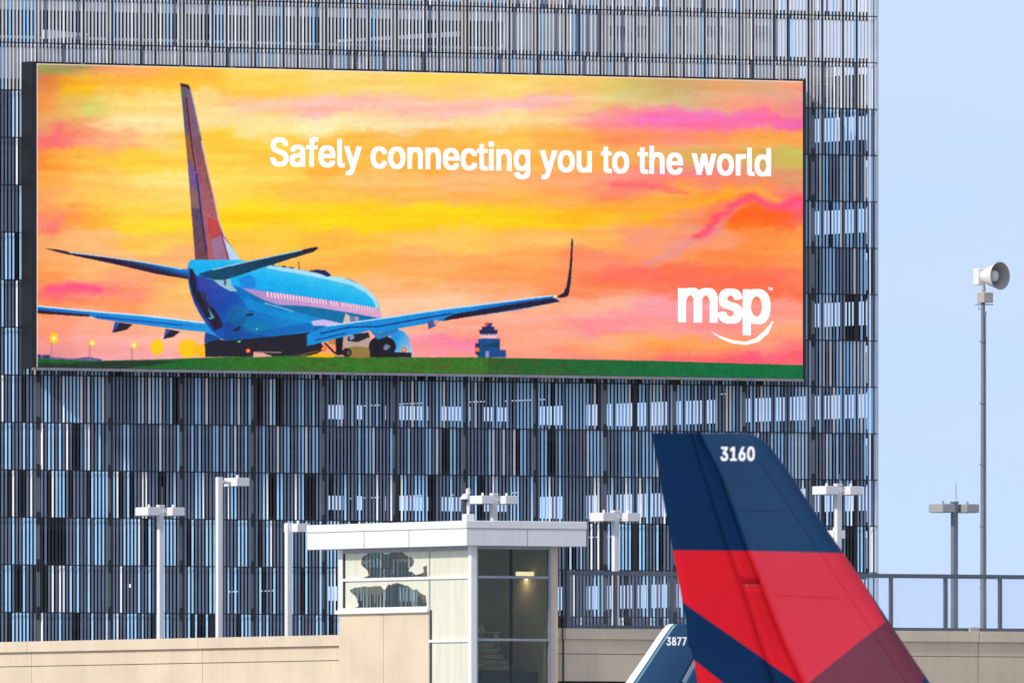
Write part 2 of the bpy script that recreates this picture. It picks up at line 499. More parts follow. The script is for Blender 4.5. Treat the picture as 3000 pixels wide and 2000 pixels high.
# cream block tower by the right end of the roof
for pa, pb, ya, yb in ((2285, 2345, 250, 192), (2372, 2442, 250, 190)):
    x0, x1 = gu(pa, 2.0)[0], gu(pb, 2.0)[0]
    z0, z1 = zat(ya, gu(pa, 2.0)[1]), zat(yb, gu(pa, 2.0)[1])
    nr = 6
    for r_ in range(nr):
        zz = z0 + (z1 - z0) * r_ / nr
        MB().box(x0, x1, 2.0, 2.3, zz + 0.012, zz + (z1 - z0) / nr - 0.012).build('block_course', M['cream_brick'], garage)
# one bare lamp glowing inside, low on the left
xl, yl = gu(378, 0.9)
MB().lathe((xl, 0.9, zat(1715, yl) - 0.07), (0, 0, 1), [(0, 0.001), (0.02, 0.05), (0.07, 0.075), (0.12, 0.05), (0.15, 0.001)], 10).build('bulkhead_lamp', M['spot_glow'], garage)

# ------------------------------------------------------------------ the big LED screen
OFF = -0.86                                   # front of the screen, this far in front of the slats
SP = (G0[0] + DG[0] * OFF, G0[1] + DG[1] * OFF)
def su(px): return hit(px, SP, DX)
x0s, ys0 = su(107); x1s, ys1 = su(2352)
zt0 = zat(188.5, ys0); zb0 = zat(1075, ys0)
zt1 = zat(236, ys1); zb1 = zat(1108, ys1)
ZT, ZB = (zt0 + zt1) / 2, (zb0 + zb1) / 2
screen = thing('led_screen', (G0[0], G0[1], 0),
               'huge lit advertising screen showing an airliner at sunset, hung on the slatted garage', 'screen', TH)
xbl = su(93)[0]
MB().box(xbl, su(2360)[0], OFF + 0.03, -0.10, ZB - 0.05, ZT + 0.07).build('cabinet', M['bezel'], screen)
MB().box(xbl, x0s, OFF - 0.02, OFF + 0.028, ZB - 0.03, ZT + 0.05).build('bezel', M['bezel'], screen)
MB().box(x1s, su(2360)[0], OFF - 0.02, OFF + 0.028, ZB - 0.03, ZT + 0.05).build('bezel', M['bezel'], screen)
MB().box(x0s, x1s, OFF - 0.02, OFF + 0.028, ZT, ZT + 0.06).build('bezel', M['bezel'], screen)
led = MB(); x = xbl
led_w = 0.62
for i in range(200):
    if x > x1s - 0.1: break
    xe = min(x + led_w, x1s)
    led.box(x + 0.012, xe - 0.012, OFF - 0.10, OFF + 0.028, ZB - 0.12, ZB - 0.02)
    x += led_w
led.build('lower_ledge', M['ledge'], screen)
cl = MB()
for px in range(240, 2340, 146):
    xx = su(px)[0]; cl.box(xx - 0.09, xx + 0.09, OFF - 0.05, OFF - 0.022, ZT + 0.015, ZT + 0.045)
cl.build('top_clip', M['ledge'], screen)
for px in (400, 860, 1320, 1780, 2240):
    xx = su(px)[0]
    for zz in (ZT - 1.0, ZB + 1.0):
        MB().box(xx - 0.1, xx + 0.1, -0.10, 0.2, zz - 0.1, zz + 0.1).build('mounting_arm', M['black_steel'], screen)

# --- the picture on the screen, painted vertex by vertex in the photo's own layout
NX, NZ, SS = 1120, 440, 2
def disp_px(xs, zs):
    X = SP[0] + DX[0] * xs; Y = SP[1] + DX[1] * xs
    return 1500 + F * X / Y, HOR - F * (zs - EYE) / Y
gx = np.linspace(x0s, x1s, NX * SS); gz = np.linspace(ZB, ZT, NZ * SS)
GX, GZ = np.meshgrid(gx, gz)
PX, PYY = disp_px(GX, GZ)
# sky colours: (column, row) in the 2352-wide overview of the photo
SKY = {
160: [(95,150,140,85),(150,190,150,85),(190,222,135,120),(300,250,160,90),(420,253,175,60),(600,255,205,100),(800,255,215,130),(1000,255,205,90),(1200,255,195,80),(1350,250,190,90),(1500,240,170,70),(1650,235,160,70),(1840,240,130,70)],
200: [(92,215,105,85),(160,242,172,20),(250,250,180,70),(400,255,185,60),(600,255,200,80),(800,255,205,110),(1000,255,200,120),(1150,255,210,120),(1300,245,200,120),(1420,230,195,110),(1500,205,180,115),(1600,205,165,120),(1680,250,160,110),(1735,190,165,125),(1800,245,155,120)],
240: [(92,240,130,70),(150,235,180,90),(200,222,200,110),(300,255,215,130),(450,255,210,140),(600,255,195,165),(750,253,185,175),(900,253,195,175),(1050,254,190,175),(1250,250,170,170),(1330,245,200,140),(1450,225,195,130),(1600,215,170,130),(1660,250,155,120),(1750,240,150,130),(1840,235,120,150)],
280: [(92,220,160,120),(130,240,150,100),(250,255,220,160),(400,255,215,150),(600,255,215,140),(750,255,225,170),(900,255,215,170),(1100,255,210,150),(1300,255,200,140),(1420,250,150,140),(1460,252,120,160),(1550,255,100,180),(1650,240,110,170),(1750,255,100,165),(1840,225,90,160)],
320: [(92,225,130,90),(132,255,105,115),(250,255,170,120),(400,255,200,120),(500,255,195,60),(600,255,200,70),(800,255,180,70),(950,255,180,80),(1100,255,185,80),(1300,255,170,80),(1450,255,140,90),(1550,255,140,120),(1650,250,150,100),(1750,245,165,80),(1840,250,160,80)],
370: [(92,245,130,50),(200,255,180,70),(320,255,195,60),(450,255,205,80),(600,255,195,70),(800,255,180,70),(1000,255,170,60),(1200,255,175,80),(1400,250,165,75),(1500,235,170,90),(1600,220,170,95),(1700,225,165,90),(1800,205,170,90),(1840,200,190,90)],
410: [(92,250,160,70),(200,255,200,100),(350,255,220,130),(600,255,205,90),(900,255,190,110),(1100,255,180,120),(1300,255,165,110),(1400,255,140,120),(1500,255,130,130),(1650,245,120,130),(1750,235,140,110),(1840,220,150,110)],
450: [(92,245,150,90),(200,255,190,90),(350,255,200,100),(550,255,200,80),(750,255,190,80),(950,255,180,90),(1150,255,175,90),(1300,255,165,80),(1450,255,130,110),(1580,255,170,60),(1650,255,150,60),(1720,255,120,70),(1760,255,170,70),(1840,255,100,120)],
478: [(300,255,200,80),(600,255,205,50),(900,255,200,40),(1200,255,190,40),(1400,255,175,50),(1550,255,165,60),(1640,250,120,100),(1720,255,105,40),(1800,255,90,90),(1840,250,80,150)],
500: [(92,250,140,110),(130,255,118,112),(200,255,170,50),(350,255,205,40),(550,255,205,10),(800,255,205,5),(1000,255,203,5),(1200,255,195,10),(1350,255,180,20),(1500,255,165,60),(1600,238,140,120),(1700,255,105,10),(1770,255,95,20),(1840,255,95,110)],
550: [(92,255,160,100),(200,255,180,120),(350,255,195,90),(600,255,190,60),(800,255,185,70),(1000,255,190,90),(1200,255,185,100),(1350,255,175,90),(1500,245,150,120),(1600,255,150,110),(1750,255,140,70),(1840,255,150,70)],
600: [(92,255,150,80),(200,255,180,120),(400,255,170,110),(600,255,185,80),(800,255,175,80),(1000,255,170,100),(1200,255,165,90),(1350,255,135,100),(1500,255,145,90),(1700,255,130,70),(1840,255,140,80)],
640: [(92,255,150,80),(200,255,170,100),(300,255,165,110),(420,255,190,90),(950,255,170,90),(1150,255,150,80),(1300,255,140,90),(1420,255,110,100),(1550,255,105,80),(1700,255,108,75),(1840,255,120,90)],
663: [(100,255,125,70),(150,255,70,140),(230,255,105,130),(320,255,140,110),(420,255,185,100),(950,255,180,130),(1150,255,160,110),(1300,255,140,90),(1400,255,120,80),(1550,255,110,75),(1800,255,110,75)],
700: [(92,255,140,90),(250,255,150,100),(400,255,180,120),(1000,255,190,150),(1200,255,180,150),(1400,255,175,150),(1550,250,150,160),(1800,255,150,140)],
750: [(92,255,150,120),(250,255,170,140),(400,255,180,150),(950,255,175,150),(1080,255,160,140),(1250,255,165,145),(1400,253,140,150),(1550,255,150,155),(1650,255,140,140),(1800,255,160,120)],
790: [(92,255,150,140),(250,255,165,150),(400,255,175,150),(980,255,145,160),(1050,255,125,165),(1250,255,165,140),(1400,255,165,110),(1500,255,170,80),(1650,255,160,90),(1750,255,150,120),(1840,255,120,120)],
812: [(92,225,140,150),(250,245,160,170),(400,250,160,170),(980,255,150,140),(1250,255,150,130),(1350,255,120,120),(1500,255,85,120),(1700,255,60,120),(1840,255,70,120)],
835: [(1300,255,140,110),(1500,255,130,110),(1700,255,110,110),(1840,255,130,100)],
}
cp = np.array([(c[0] * 3000 / 2352, r * 3000 / 2352, c[1], c[2], c[3]) for r, l in SKY.items() for c in l], dtype=float)
def vnoise(nx, ny, X, Y):
    """smooth value noise, X and Y in 0..1"""
    a = rng.random((ny + 2, nx + 2))
    fx = np.clip(X, 0, 0.9999) * nx; fy = np.clip(Y, 0, 0.9999) * ny
    ix = fx.astype(int); iy = fy.astype(int)
    tx = fx - ix; ty = fy - iy
    tx = tx * tx * (3 - 2 * tx); ty = ty * ty * (3 - 2 * ty)
    return ((a[iy, ix] * (1 - tx) + a[iy, ix + 1] * tx) * (1 - ty) + (a[iy + 1, ix] * (1 - tx) + a[iy + 1, ix + 1] * tx) * ty) - 0.5
U = (PX - 100) / 2260; V = (PYY - 180) / 935
wy = 36 * vnoise(14, 12, U, V) + 20 * vnoise(40, 36, U, V) + 10 * vnoise(110, 100, U, V)
wy = wy + 9 * vnoise(260, 230, U, V)
wx = 90 * vnoise(10, 16, U, V) + 40 * vnoise(50, 60, U, V) + 20 * vnoise(140, 110, U, V)
# coarse table of the blended control colours, then look-up through the warped coordinates
cx = np.linspace(60, 2400, 300); cy = np.linspace(160, 1130, 200)
CX, CY = np.meshgrid(cx, cy)
num = np.zeros(CX.shape + (3,)); den = np.zeros(CX.shape)
for px, py, r, gg, b in cp:
    w = np.exp(-((CX - px) / 82) ** 2 - ((CY - py) / 25) ** 2) + 1e-4 / (1 + ((CX - px) / 150) ** 2 + ((CY - py) / 40) ** 2)
    den += w; num += w[..., None] * np.array([r, gg, b])
tab = num / den[..., None]
qx = np.clip((PX + wx - 60) / 2340 * 299, 0, 298.99); qy = np.clip((PYY + wy - 160) / 970 * 199, 0, 198.99)
ix = qx.astype(int); iy = qy.astype(int); fx = (qx - ix)[..., None]; fy = (qy - iy)[..., None]
IMG = (tab[iy, ix] * (1 - fx) + tab[iy, ix + 1] * fx) * (1 - fy) + (tab[iy + 1, ix] * (1 - fx) + tab[iy + 1, ix + 1] * fx) * fy
def ribbon(pts, w, col, a):
    global IMG
    X = PX + 0.5 * wx; Y = PYY + 0.6 * wy
    d = np.full(PX.shape, 1e9)
    P = OV_(pts)
    for (xa, ya), (xb_, yb) in zip(P[:-1], P[1:]):
        L2 = (xb_ - xa) ** 2 + (yb - ya) ** 2
        t = np.clip(((X - xa) * (xb_ - xa) + (Y - ya) * (yb - ya)) / L2, 0, 1)
        d = np.minimum(d, np.hypot((X - xa - t * (xb_ - xa)) * 0.8, Y - ya - t * (yb - ya)))
    k = (np.exp(-(d / w) ** 2) * a)[..., None]
    IMG = IMG * (1 - k) + np.array(col, float) * k
OV_ = lambda l: [(x * 1.27551, y * 1.27551) for x, y in l]
ribbon([(1480, 610), (1560, 575), (1640, 525), (1690, 480)], 16, (225, 140, 150), 0.7)
ribbon([(1600, 545), (1660, 490), (1700, 462), (1740, 455), (1790, 478), (1848, 455)], 11, (255, 70, 110), 0.85)
ribbon([(1690, 500), (1740, 482), (1790, 500)], 18, (255, 90, 15), 0.8)
ribbon([(1690, 445), (1740, 432), (1800, 455)], 8, (255, 160, 60), 0.8)
ribbon([(1480, 500), (1600, 470), (1680, 440)], 12, (255, 175, 20), 0.6)
ribbon([(1400, 425), (1500, 432), (1580, 445)], 8, (255, 90, 120), 0.6)
ribbon([(1330, 640), (1450, 630), (1560, 655), (1800, 640)], 18, (255, 100, 85), 0.5)
ribbon([(600, 505), (900, 500), (1200, 498)], 22, (255, 206, 0), 0.7)
ribbon([(560, 300), (700, 300), (900, 285)], 14, (255, 226, 165), 0.6)
ribbon([(680, 240), (780, 252), (900, 248), (1200, 240), (1300, 225)], 14, (252, 185, 180), 0.6)
ribbon([(1420, 225), (1560, 232)], 16, (205, 190, 130), 0.5)
ribbon([(95, 165), (190, 160)], 14, (150, 145, 85), 0.7)
ribbon([(150, 210), (215, 205)], 14, (245, 180, 10), 0.7)
ribbon([(195, 245), (225, 240)], 14, (205, 205, 110), 0.6)
ribbon([(130, 320), (140, 290)], 16, (255, 100, 120), 0.7)
ribbon([(118, 522), (150, 505)], 16, (255, 110, 115), 0.7)
ribbon([(110, 662), (170, 655), (230, 668)], 12, (255, 70, 140), 0.7)
ribbon([(1480, 285), (1560, 280), (1650, 292), (1760, 280)], 13, (255, 112, 165), 0.6)
st = 1 + 0.10 * vnoise(16, 60, U, V) + 0.05 * vnoise(120, 180, U, V)
IMG *= np.stack([np.ones_like(st), st, 2 * st - 1], -1)
IMG = np.clip(IMG, 0, 255)
IMG = np.clip(IMG + np.array([0, 7, 3]), 0, 255)
mean = IMG.mean(-1, keepdims=True); IMG = np.clip(mean + (IMG - mean) * 1.06, 0, 255)

def inside(poly, X, Y):
    r = np.zeros(X.shape, bool); n = len(poly)
    for i in range(n):
        xa, ya = poly[i]; xb_, yb = poly[(i + 1) % n]
        if ya == yb: continue
        c = ((ya > Y) != (yb > Y)) & (X < (xb_ - xa) * (Y - ya) / (yb - ya) + xa)
        r ^= c
    return r
wob = 1.2 * vnoise(500, 220, U, V)
mott = 9 * vnoise(90, 40, U, V) + 12 * vnoise(330, 140, U, V)
def fill(poly, c0, c1=None, p0=None, p1=None, a=1.0, mix=None, grain=10):
    xs = [p[0] for p in poly]; ys = [p[1] for p in poly]
    msk = (PX > min(xs) - 3) & (PX < max(xs) + 3) & (PYY > min(ys) - 3) & (PYY < max(ys) + 3)
    jj, ii = np.where(msk)
    if len(jj) == 0: return
    j0, j1, i0, i1 = jj.min(), jj.max() + 1, ii.min(), ii.max() + 1
    X = PX[j0:j1, i0:i1]; Y = PYY[j0:j1, i0:i1]; w = wob[j0:j1, i0:i1]
    k = inside(poly, X + w, Y + w)
    c = np.broadcast_to(np.array(c0, float), X.shape + (3,)).copy()
    if c1 is not None:
        p0 = np.array(p0, float); p1 = np.array(p1, float); d = p1 - p0
        t = np.clip(((X - p0[0]) * d[0] + (Y - p0[1]) * d[1]) / (d @ d), 0, 1)[..., None]
        c = c * (1 - t) + np.array(c1, float) * t
    if grain: c = c + (rng.random(X.shape)[..., None] - 0.5) * 2 * grain + mott[j0:j1, i0:i1, None] * np.array([0.6, 0.9, 1.0]) * min(1, grain / 10)
    blk = IMG[j0:j1, i0:i1]
    blk[k] = blk[k] * (1 - a) + np.clip(c[k], 0, 255) * a
def line(pts, w, col, a=1.0):
    for (xa, ya), (xb_, yb) in zip(pts[:-1], pts[1:]):
        d = math.hypot(xb_ - xa, yb - ya) or 1
        nx, ny = -(yb - ya) / d * w / 2, (xb_ - xa) / d * w / 2
        fill([(xa + nx, ya + ny), (xb_ + nx, yb + ny), (xb_ - nx, yb - ny), (xa - nx, ya - ny)], col, a=a, grain=6)
def disc(c, rx, ry, col, a=1.0, soft=0.0, n=28):
    if soft:
        for q in range(6):
            f = 1 + soft * (1 - q / 5)
            fill([(c[0] + rx * f * math.cos(t), c[1] + ry * f * math.sin(t)) for t in np.linspace(0, 2 * math.pi, n, False)], col, a=0.28, grain=0)
    fill([(c[0] + rx * math.cos(t), c[1] + ry * math.sin(t)) for t in np.linspace(0, 2 * math.pi, n, False)], col, a=a, grain=4)
R4 = lambda l: [(x / 2.6133, 600 + y / 2.6133) for x, y in l]
R5 = lambda l: [(900 + x / 2.6133, 600 + y / 2.6133) for x, y in l]
Z1 = lambda l: [(100 + x / 3.92, 700 + y / 3.92) for x, y in l]
Z2 = lambda l: [(520 + x / 3.92, 700 + y / 3.92) for x, y in l]
VT = lambda l: [(500 + x / 2.703, 220 + y / 2.703) for x, y in l]
OV = lambda l: [(x * 1.27551, y * 1.27551) for x, y in l]
# far field lights and low hills
fill(Z1([(38,1330),(180,1325),(190,1350),(420,1372),(640,1350),(780,1380),(780,1420),(38,1420)]), (105,90,140))
fill(Z1([(38,1318),(70,1325),(80,1365),(38,1365)]), (50,45,95)); fill(Z1([(105,1330),(175,1330),(175,1368),(105,1368)]), (60,50,100))
for c, r in (((230,1138),42),((668,1190),27),((1150,1215),30)):
    p = Z1([c])[0]
    line([(p[0] - 7, p[1] + 6), (p[0] - 7, p[1] + 52)], 4, (170,120,140), 0.7)
    disc(p, r / 3.92, r * 1.2 / 3.92, (255,215,20), soft=0.3); disc(p, 4, 5, (255,255,245))
disc(Z1([(1412,1238)])[0], 17, 20, (255,205,10), soft=0.25); disc(Z1([(1770,1255)])[0], 22, 22, (255,200,10), soft=0.4)
fill(Z1([(1840,1220),(1985,1195),(1970,1355),(1860,1340)]), (255,185,20))
# grass
fill(OV([(80,822),(200,828),(350,825),(470,821),(640,815),(760,818),(900,820),(1100,820),(1300,824),(1500,828),(1700,834),(1850,838),(1850,900),(80,900)]), (20,95,40), (55,112,30), (400,1050), (900,1050), grain=26)
fill(OV([(1120,821),(1300,824),(1500,828),(1700,834),(1850,838),(1850,900),(1120,900)]), (45,92,38), (0,108,58), (1450,1080), (2150,1080), grain=18)
fill(OV([(80,832),(160,834),(260,828),(420,829),(330,840),(250,850),(180,870),(80,870)]), (35,42,38), a=0.8, grain=20)
for _ in range(60):
    ax = rng.uniform(640, 1330); disc((OV([(ax,0)])[0][0], rng.uniform(1055, 1098)), rng.uniform(5, 22), rng.uniform(2, 6), (95,70,35) if rng.random() < 0.6 else (30,120,35), a=0.35)
# left wing
fill(Z1([(30,765),(700,830),(1200,870),(1600,915),(1960,960),(2060,1050),(2150,1145),(2040,1090),(1960,1065),(1700,1040),(1100,965),(730,915),(640,880),(30,850)]), (15,150,225), (10,90,185), (300,905), (290,950))
fill(Z1([(30,812),(640,868),(640,892),(30,852)]), (45,22,42))
line(Z1([(720,890),(1200,935),(1700,990)]), 4, (15,60,150)); line(Z1([(950,905),(1500,960),(1960,1010)]), 3, (20,110,200))
line(Z1([(30,768),(700,832),(1200,872),(1600,918),(1960,962)]), 4, (215,235,250))
fill(Z1([(930,950),(1135,978),(1060,1042),(900,1076)]), (35,28,45)); fill(Z1([(930,950),(985,970),(905,1070)]), (20,90,190))
fill(Z1([(1510,1030),(1680,1060),(1600,1122),(1488,1146)]), (35,28,45)); fill(Z1([(1515,1040),(1565,1050),(1495,1130)]), (20,90,190))
fill(Z1([(1965,1070),(2050,1095),(2150,1145),(2080,1170),(1955,1190)]), (15,70,140))
# under-belly, gear, engines
fill(Z2([(470,1150),(560,1160),(1050,1115),(1520,1060),(1640,1180),(1700,1260),(1560,1335),(1100,1342),(322,1352),(312,1195)]), (32,28,42), grain=6)
fill(Z2([(870,1290),(960,1300),(1100,1345),(870,1355)]), (240,170,160)); line(Z2([(900,1295),(1190,1300)]), 4, (140,120,110))
fill(Z2([(1470,1352),(1640,1300),(1810,1320),(1800,1358)]), (250,180,10)); line(Z2([(1350,1345),(1620,1285)]), 6, (90,70,30))
fill(Z2([(1900,1120),(2210,1130),(2210,1340),(1900,1340)]), (185,160,150)); fill(Z2([(1720,1150),(1815,1150),(1815,1210),(1740,1200)]), (200,130,60))
disc(Z2([(2080,1300)])[0], 45, 18, (140,110,40), a=0.8)
fill(Z2([(1815,1120),(1905,1120),(1890,1330),(1820,1330)]), (22,20,35)); disc(Z2([(1945,1300)])[0], 14, 13, (30,24,30)); disc(Z2([(1965,1305)])[0], 6, 6, (110,80,60))
line(Z2([(1690,1190),(1800,1300),(1860,1330)]), 6, (30,25,35))
fill(R5([(640,990),(690,950),(740,970),(775,1010),(803,1090),(810,1165),(640,1165)]), (25,150,225), (190,200,220), (1160,990), (1208,1030))
disc(R5([(575,1082)])[0], 40, 31, (24,20,32)); fill(R5([(600,1060),(640,1080),(610,1115),(580,1100)]), (110,120,160)); fill(R5([(480,1120),(800,1130),(800,1165),(480,1165)]), (30,24,36))
fill(R5([(480,960),(560,975),(690,935),(700,955),(640,1000),(540,1030)]), (40,120,185)); fill(R5([(310,1010),(370,985),(470,975),(480,1010),(380,1050),(310,1040)]), (36,32,48)); fill(R5([(345,990),(365,1015),(335,1035),(320,1020)]), (130,150,200))
# fuselage
BODY = [(130,265),(160,240),(220,232),(700,235),(800,255),(1000,300),(1100,305),(1350,340),(1500,370),(1750,425),(1900,440),(2000,470),(2100,520),(2200,590),(2280,680),(2320,780),(2345,900),(2330,930),(1930,1010),(1600,1060),(1050,1122),(560,1168),(480,1130),(400,1060),(330,970),(250,850),(190,730),(140,580),(120,440),(120,330)]
fill(Z2(BODY), (0,135,205), (0,95,185), Z2([(1300,750)])[0], Z2([(600,1000)])[0], grain=14)
fill(Z2([(130,265),(160,240),(220,232),(700,235),(1000,300),(1350,340),(1750,425),(1900,440),(2100,520),(2200,590),(2280,680),(2330,830),(1900,720),(1300,630),(1020,595),(740,560),(500,500),(230,420),(130,330)]), (60,195,242), (5,172,238), Z2([(1300,360)])[0], Z2([(1250,560)])[0], grain=14)
fill(Z2([(1000,300),(1350,340),(1750,425),(1900,440),(2100,520),(2200,590),(2280,680),(2325,810),(2290,800),(2240,690),(2150,610),(2000,530),(1800,480),(1400,400),(1050,340)]), (205,235,250), a=0.75)
fill(Z2([(130,440),(240,420),(420,480),(620,600),(780,680),(760,820),(620,960),(560,1165),(480,1130),(330,970),(190,730)]), (32,50,150), (10,90,180), Z2([(250,700)])[0], Z2([(760,860)])[0], a=0.9, grain=16)
fill(Z2([(500,980),(820,860),(760,1000),(900,1080),(1060,1120),(560,1168)]), (20,60,140), a=0.6, grain=18)
disc(Z2([(700,880)])[0], 36, 30, (10,120,150), a=0.35); disc(Z2([(900,1010)])[0], 40, 20, (0,130,160), a=0.4)
fill(Z2([(145,335),(180,350),(215,450),(212,580),(330,612),(345,700),(480,880),(525,1000),(430,1050),(330,900),(250,760),(180,640),(135,480)]), (32,24,45), grain=6)
fill(Z2([(345,780),(395,850),(430,900),(380,925),(350,905),(385,890)]), (70,150,190)); fill(Z2([(630,1050),(700,1000),(735,1000),(700,1060)]), (25,30,60)); fill(Z2([(790,855),(875,858),(870,880),(790,878)]), (15,25,60)); line(Z2([(815,830),(880,832)]), 2, (20,60,120))
fill(Z2([(230,430),(420,480),(560,590),(520,760),(380,800),(260,640)]), (78,70,170), (40,70,170), Z2([(240,500)])[0], Z2([(540,700)])[0], a=0.45)
fill(Z2([(700,640),(900,720),(1200,830),(1500,900),(1500,960),(1150,900),(820,800)]), (0,150,215), a=0.5)
fill(Z2([(900,1060),(1500,960),(1620,1040),(1050,1118)]), (0,85,170), a=0.55)
fill(Z2([(1560,1000),(1900,985),(1930,1010),(1600,1058)]), (20,70,150), a=0.6)
fill(Z2([(415,470),(610,450),(620,520),(690,600),(600,595),(490,535)]), (150,190,215)); fill(Z2([(535,475),(560,475),(555,540),(535,520)]), (40,70,90))
fill(Z2([(700,450),(830,410),(890,450),(900,540),(840,590),(740,560)]), (30,120,215), a=0.7)
# cabin stripe with its row of windows
fill(Z2([(740,560),(1020,600),(1300,635),(1900,725),(2330,810),(2342,905),(2280,900),(1900,830),(1500,770),(1150,752),(1000,702),(880,642)]), (178,140,208), (222,165,205), Z2([(800,600)])[0], Z2([(2200,850)])[0], grain=10)
fill(Z2([(720,600),(880,642),(1000,702),(1150,752),(1500,772),(1900,832),(2285,905),(2240,925),(1930,965),(1880,975),(1500,870),(1200,790),(950,725)]), (0,110,165), grain=10)
for i in range(38):
    if i in (20, 24): continue
    f = i / 37
    xx = 1030 + 1240 * (f ** 0.93); yy = 602 + (xx - 1030) * 0.143
    h = 62 - 16 * f
    line(Z2([(xx, yy), (xx + 12, yy + h)]), 4.3 - 1.6 * f, (252,226,238)); line(Z2([(xx + 19, yy + 8), (xx + 30, yy + h)]), 2.6, (190,120,160), 0.8)
line(Z2([(1000,735),(1200,788),(1340,835)]), 4, (110,175,220)); fill(Z2([(1535,940),(1680,922),(1890,968),(1830,1000),(1560,990)]), (205,185,235)); fill(Z2([(1930,850),(1975,880),(1985,965),(1895,980)]), (215,195,175)); disc(Z2([(2058,912)])[0], 5, 6, (255,240,210))
fill(Z2([(1980,880),(2085,890),(2090,955),(1985,970)]), (150,140,170), a=0.7)
# dome and aerials on the crown
fill(Z2([(1505,365),(1600,350),(1700,360),(1745,395),(1770,422),(1720,432),(1640,400),(1560,380)]), (28,32,95)); line(Z2([(1390,255),(1400,350)]), 2.5, (60,40,60)); line(Z2([(1200,312),(1250,322)]), 4, (40,50,80)); line(Z2([(1285,325),(1340,335)]), 4, (40,50,80))
fill(Z2([(1060,300),(1100,270),(1118,305)]), (20,120,170))
# fin
FIN = [(75,65),(140,78),(155,100),(200,300),(240,480),(290,720),(340,950),(380,1150),(430,1280),(500,1380),(552,1462),(195,1462),(165,1100),(130,620),(105,380),(90,200)]
fill(VT(FIN), (118,90,122), (172,92,98), (560,300), (640,640), grain=20)
fill(VT([(75,65),(120,170),(165,480),(115,480),(90,200)]), (98,84,102), grain=18); fill(VT([(115,480),(165,480),(195,740),(130,640)]), (140,98,62), grain=18)
fill(VT([(130,640),(195,740),(215,920),(150,860)]), (112,84,140), grain=18); fill(VT([(150,860),(215,920),(240,1060),(165,1050)]), (136,98,100), grain=18)
fill(VT([(165,1050),(240,1060),(300,1462),(195,1462),(180,1200)]), (88,70,96), (112,66,80), VT([(200,1080)])[0], VT([(230,1450)])[0], grain=26)
fill(VT([(180,480),(232,480),(280,720),(210,720)]), (118,84,96), grain=18); fill(VT([(235,560),(262,640),(345,1000),(300,900),(250,700)]), (150,88,58), grain=16)
fill(VT([(290,1120),(375,1150),(400,1260),(330,1300),(300,1250)]), (190,66,66), grain=20); fill(VT([(320,1300),(400,1270),(460,1462),(345,1462)]), (158,112,142), grain=18)
fill(VT([(415,1280),(500,1380),(552,1462),(470,1462)]), (190,212,238)); line(VT([(400,1240),(440,1400),(455,1455)]), 4, (130,60,110))
line(VT([(125,180),(150,400),(175,600),(200,760)]), 4.5, (95,22,45)); line(VT([(205,780),(225,950),(245,1120),(285,1400)]), 5.5, (45,40,110)); line(VT([(200,600),(220,720),(240,860)]), 4, (190,40,100), 0.7)
line(VT([(155,100),(200,300),(240,480)]), 3, (180,170,160)); line(VT([(245,520),(290,730),(345,970),(385,1160),(430,1280)]), 4, (228,190,190))
fill(VT([(75,65),(140,78),(152,100),(148,115),(120,100),(82,92)]), (72,20,36)); fill(VT([(82,98),(125,110),(130,160),(95,165)]), (90,100,105))
# tailplanes
fill(Z2([(240,400),(400,350),(800,260),(1450,120),(1590,90),(1625,105),(1550,150),(1200,260),(1000,320),(640,440),(550,470),(420,467),(280,430)]), (12,72,104), (28,38,66), Z2([(500,420)])[0], Z2([(1400,150)])[0], grain=12)
line(Z2([(400,352),(800,262),(1450,124)]), 3.5, (150,200,232)); fill(Z2([(1430,128),(1590,90),(1625,105),(1560,145),(1450,160)]), (30,24,50))
fill(Z1([(125,108),(270,120),(400,148),(800,198),(1250,262),(1700,342),(1772,350),(1772,462),(1400,400),(1000,305),(600,220),(270,150)]), (5,130,215), (42,18,52), (400,758), (395,778), grain=10)
line(Z1([(400,152),(800,202),(1250,266),(1700,346)]), 3, (170,215,245)); fill(Z1([(125,108),(270,120),(400,148),(420,185),(270,150)]), (30,24,56))
# right wing and winglet
fill(R5([(0,990),(150,922),(320,905),(550,868),(1000,800),(1500,738),(1880,690),(1935,740),(1600,805),(1040,885),(700,945),(540,975),(480,960),(300,1003),(40,1070),(0,1080)]), (10,140,220), (10,95,185), (1300,925), (1307,948), grain=12)
fill(R5([(1040,888),(1936,740),(1880,712),(1500,772),(1120,835),(1060,862)]), (30,24,48)); line(R5([(100,985),(320,935),(540,930),(900,865),(1110,830)]), 4, (15,45,110)); line(R5([(60,1035),(300,980)]), 3, (15,45,110))
line(R5([(150,925),(550,872),(1000,804),(1500,742),(1880,693)]), 4, (195,225,248))
fill(R5([(1870,695),(1930,692),(1965,668),(1985,620),(2008,480),(2020,300),(2026,258),(2035,262),(2030,400),(2018,600),(2000,690),(1975,706),(1935,712)]), (26,26,54), grain=6); disc(R5([(1898,700)])[0], 7, 5, (255,215,150))
fill(R5([(920,890),(1000,878),(1008,890),(985,925),(930,952)]), (60,90,150)); fill(R5([(965,882),(1008,880),(995,915),(975,920)]), (200,150,160))
# lights
for p in (R4([(1900,1115)])[0], R5([(125,1100)])[0], R5([(740,1107)])[0]):
    disc(p, 7, 7, (250,40,50)); disc(p, 4, 4, (255,190,30))
disc(Z2([(710,1175)])[0], 5, 3, (60,230,120)); disc(Z2([(912,1030)])[0], 3, 3, (60,240,190))
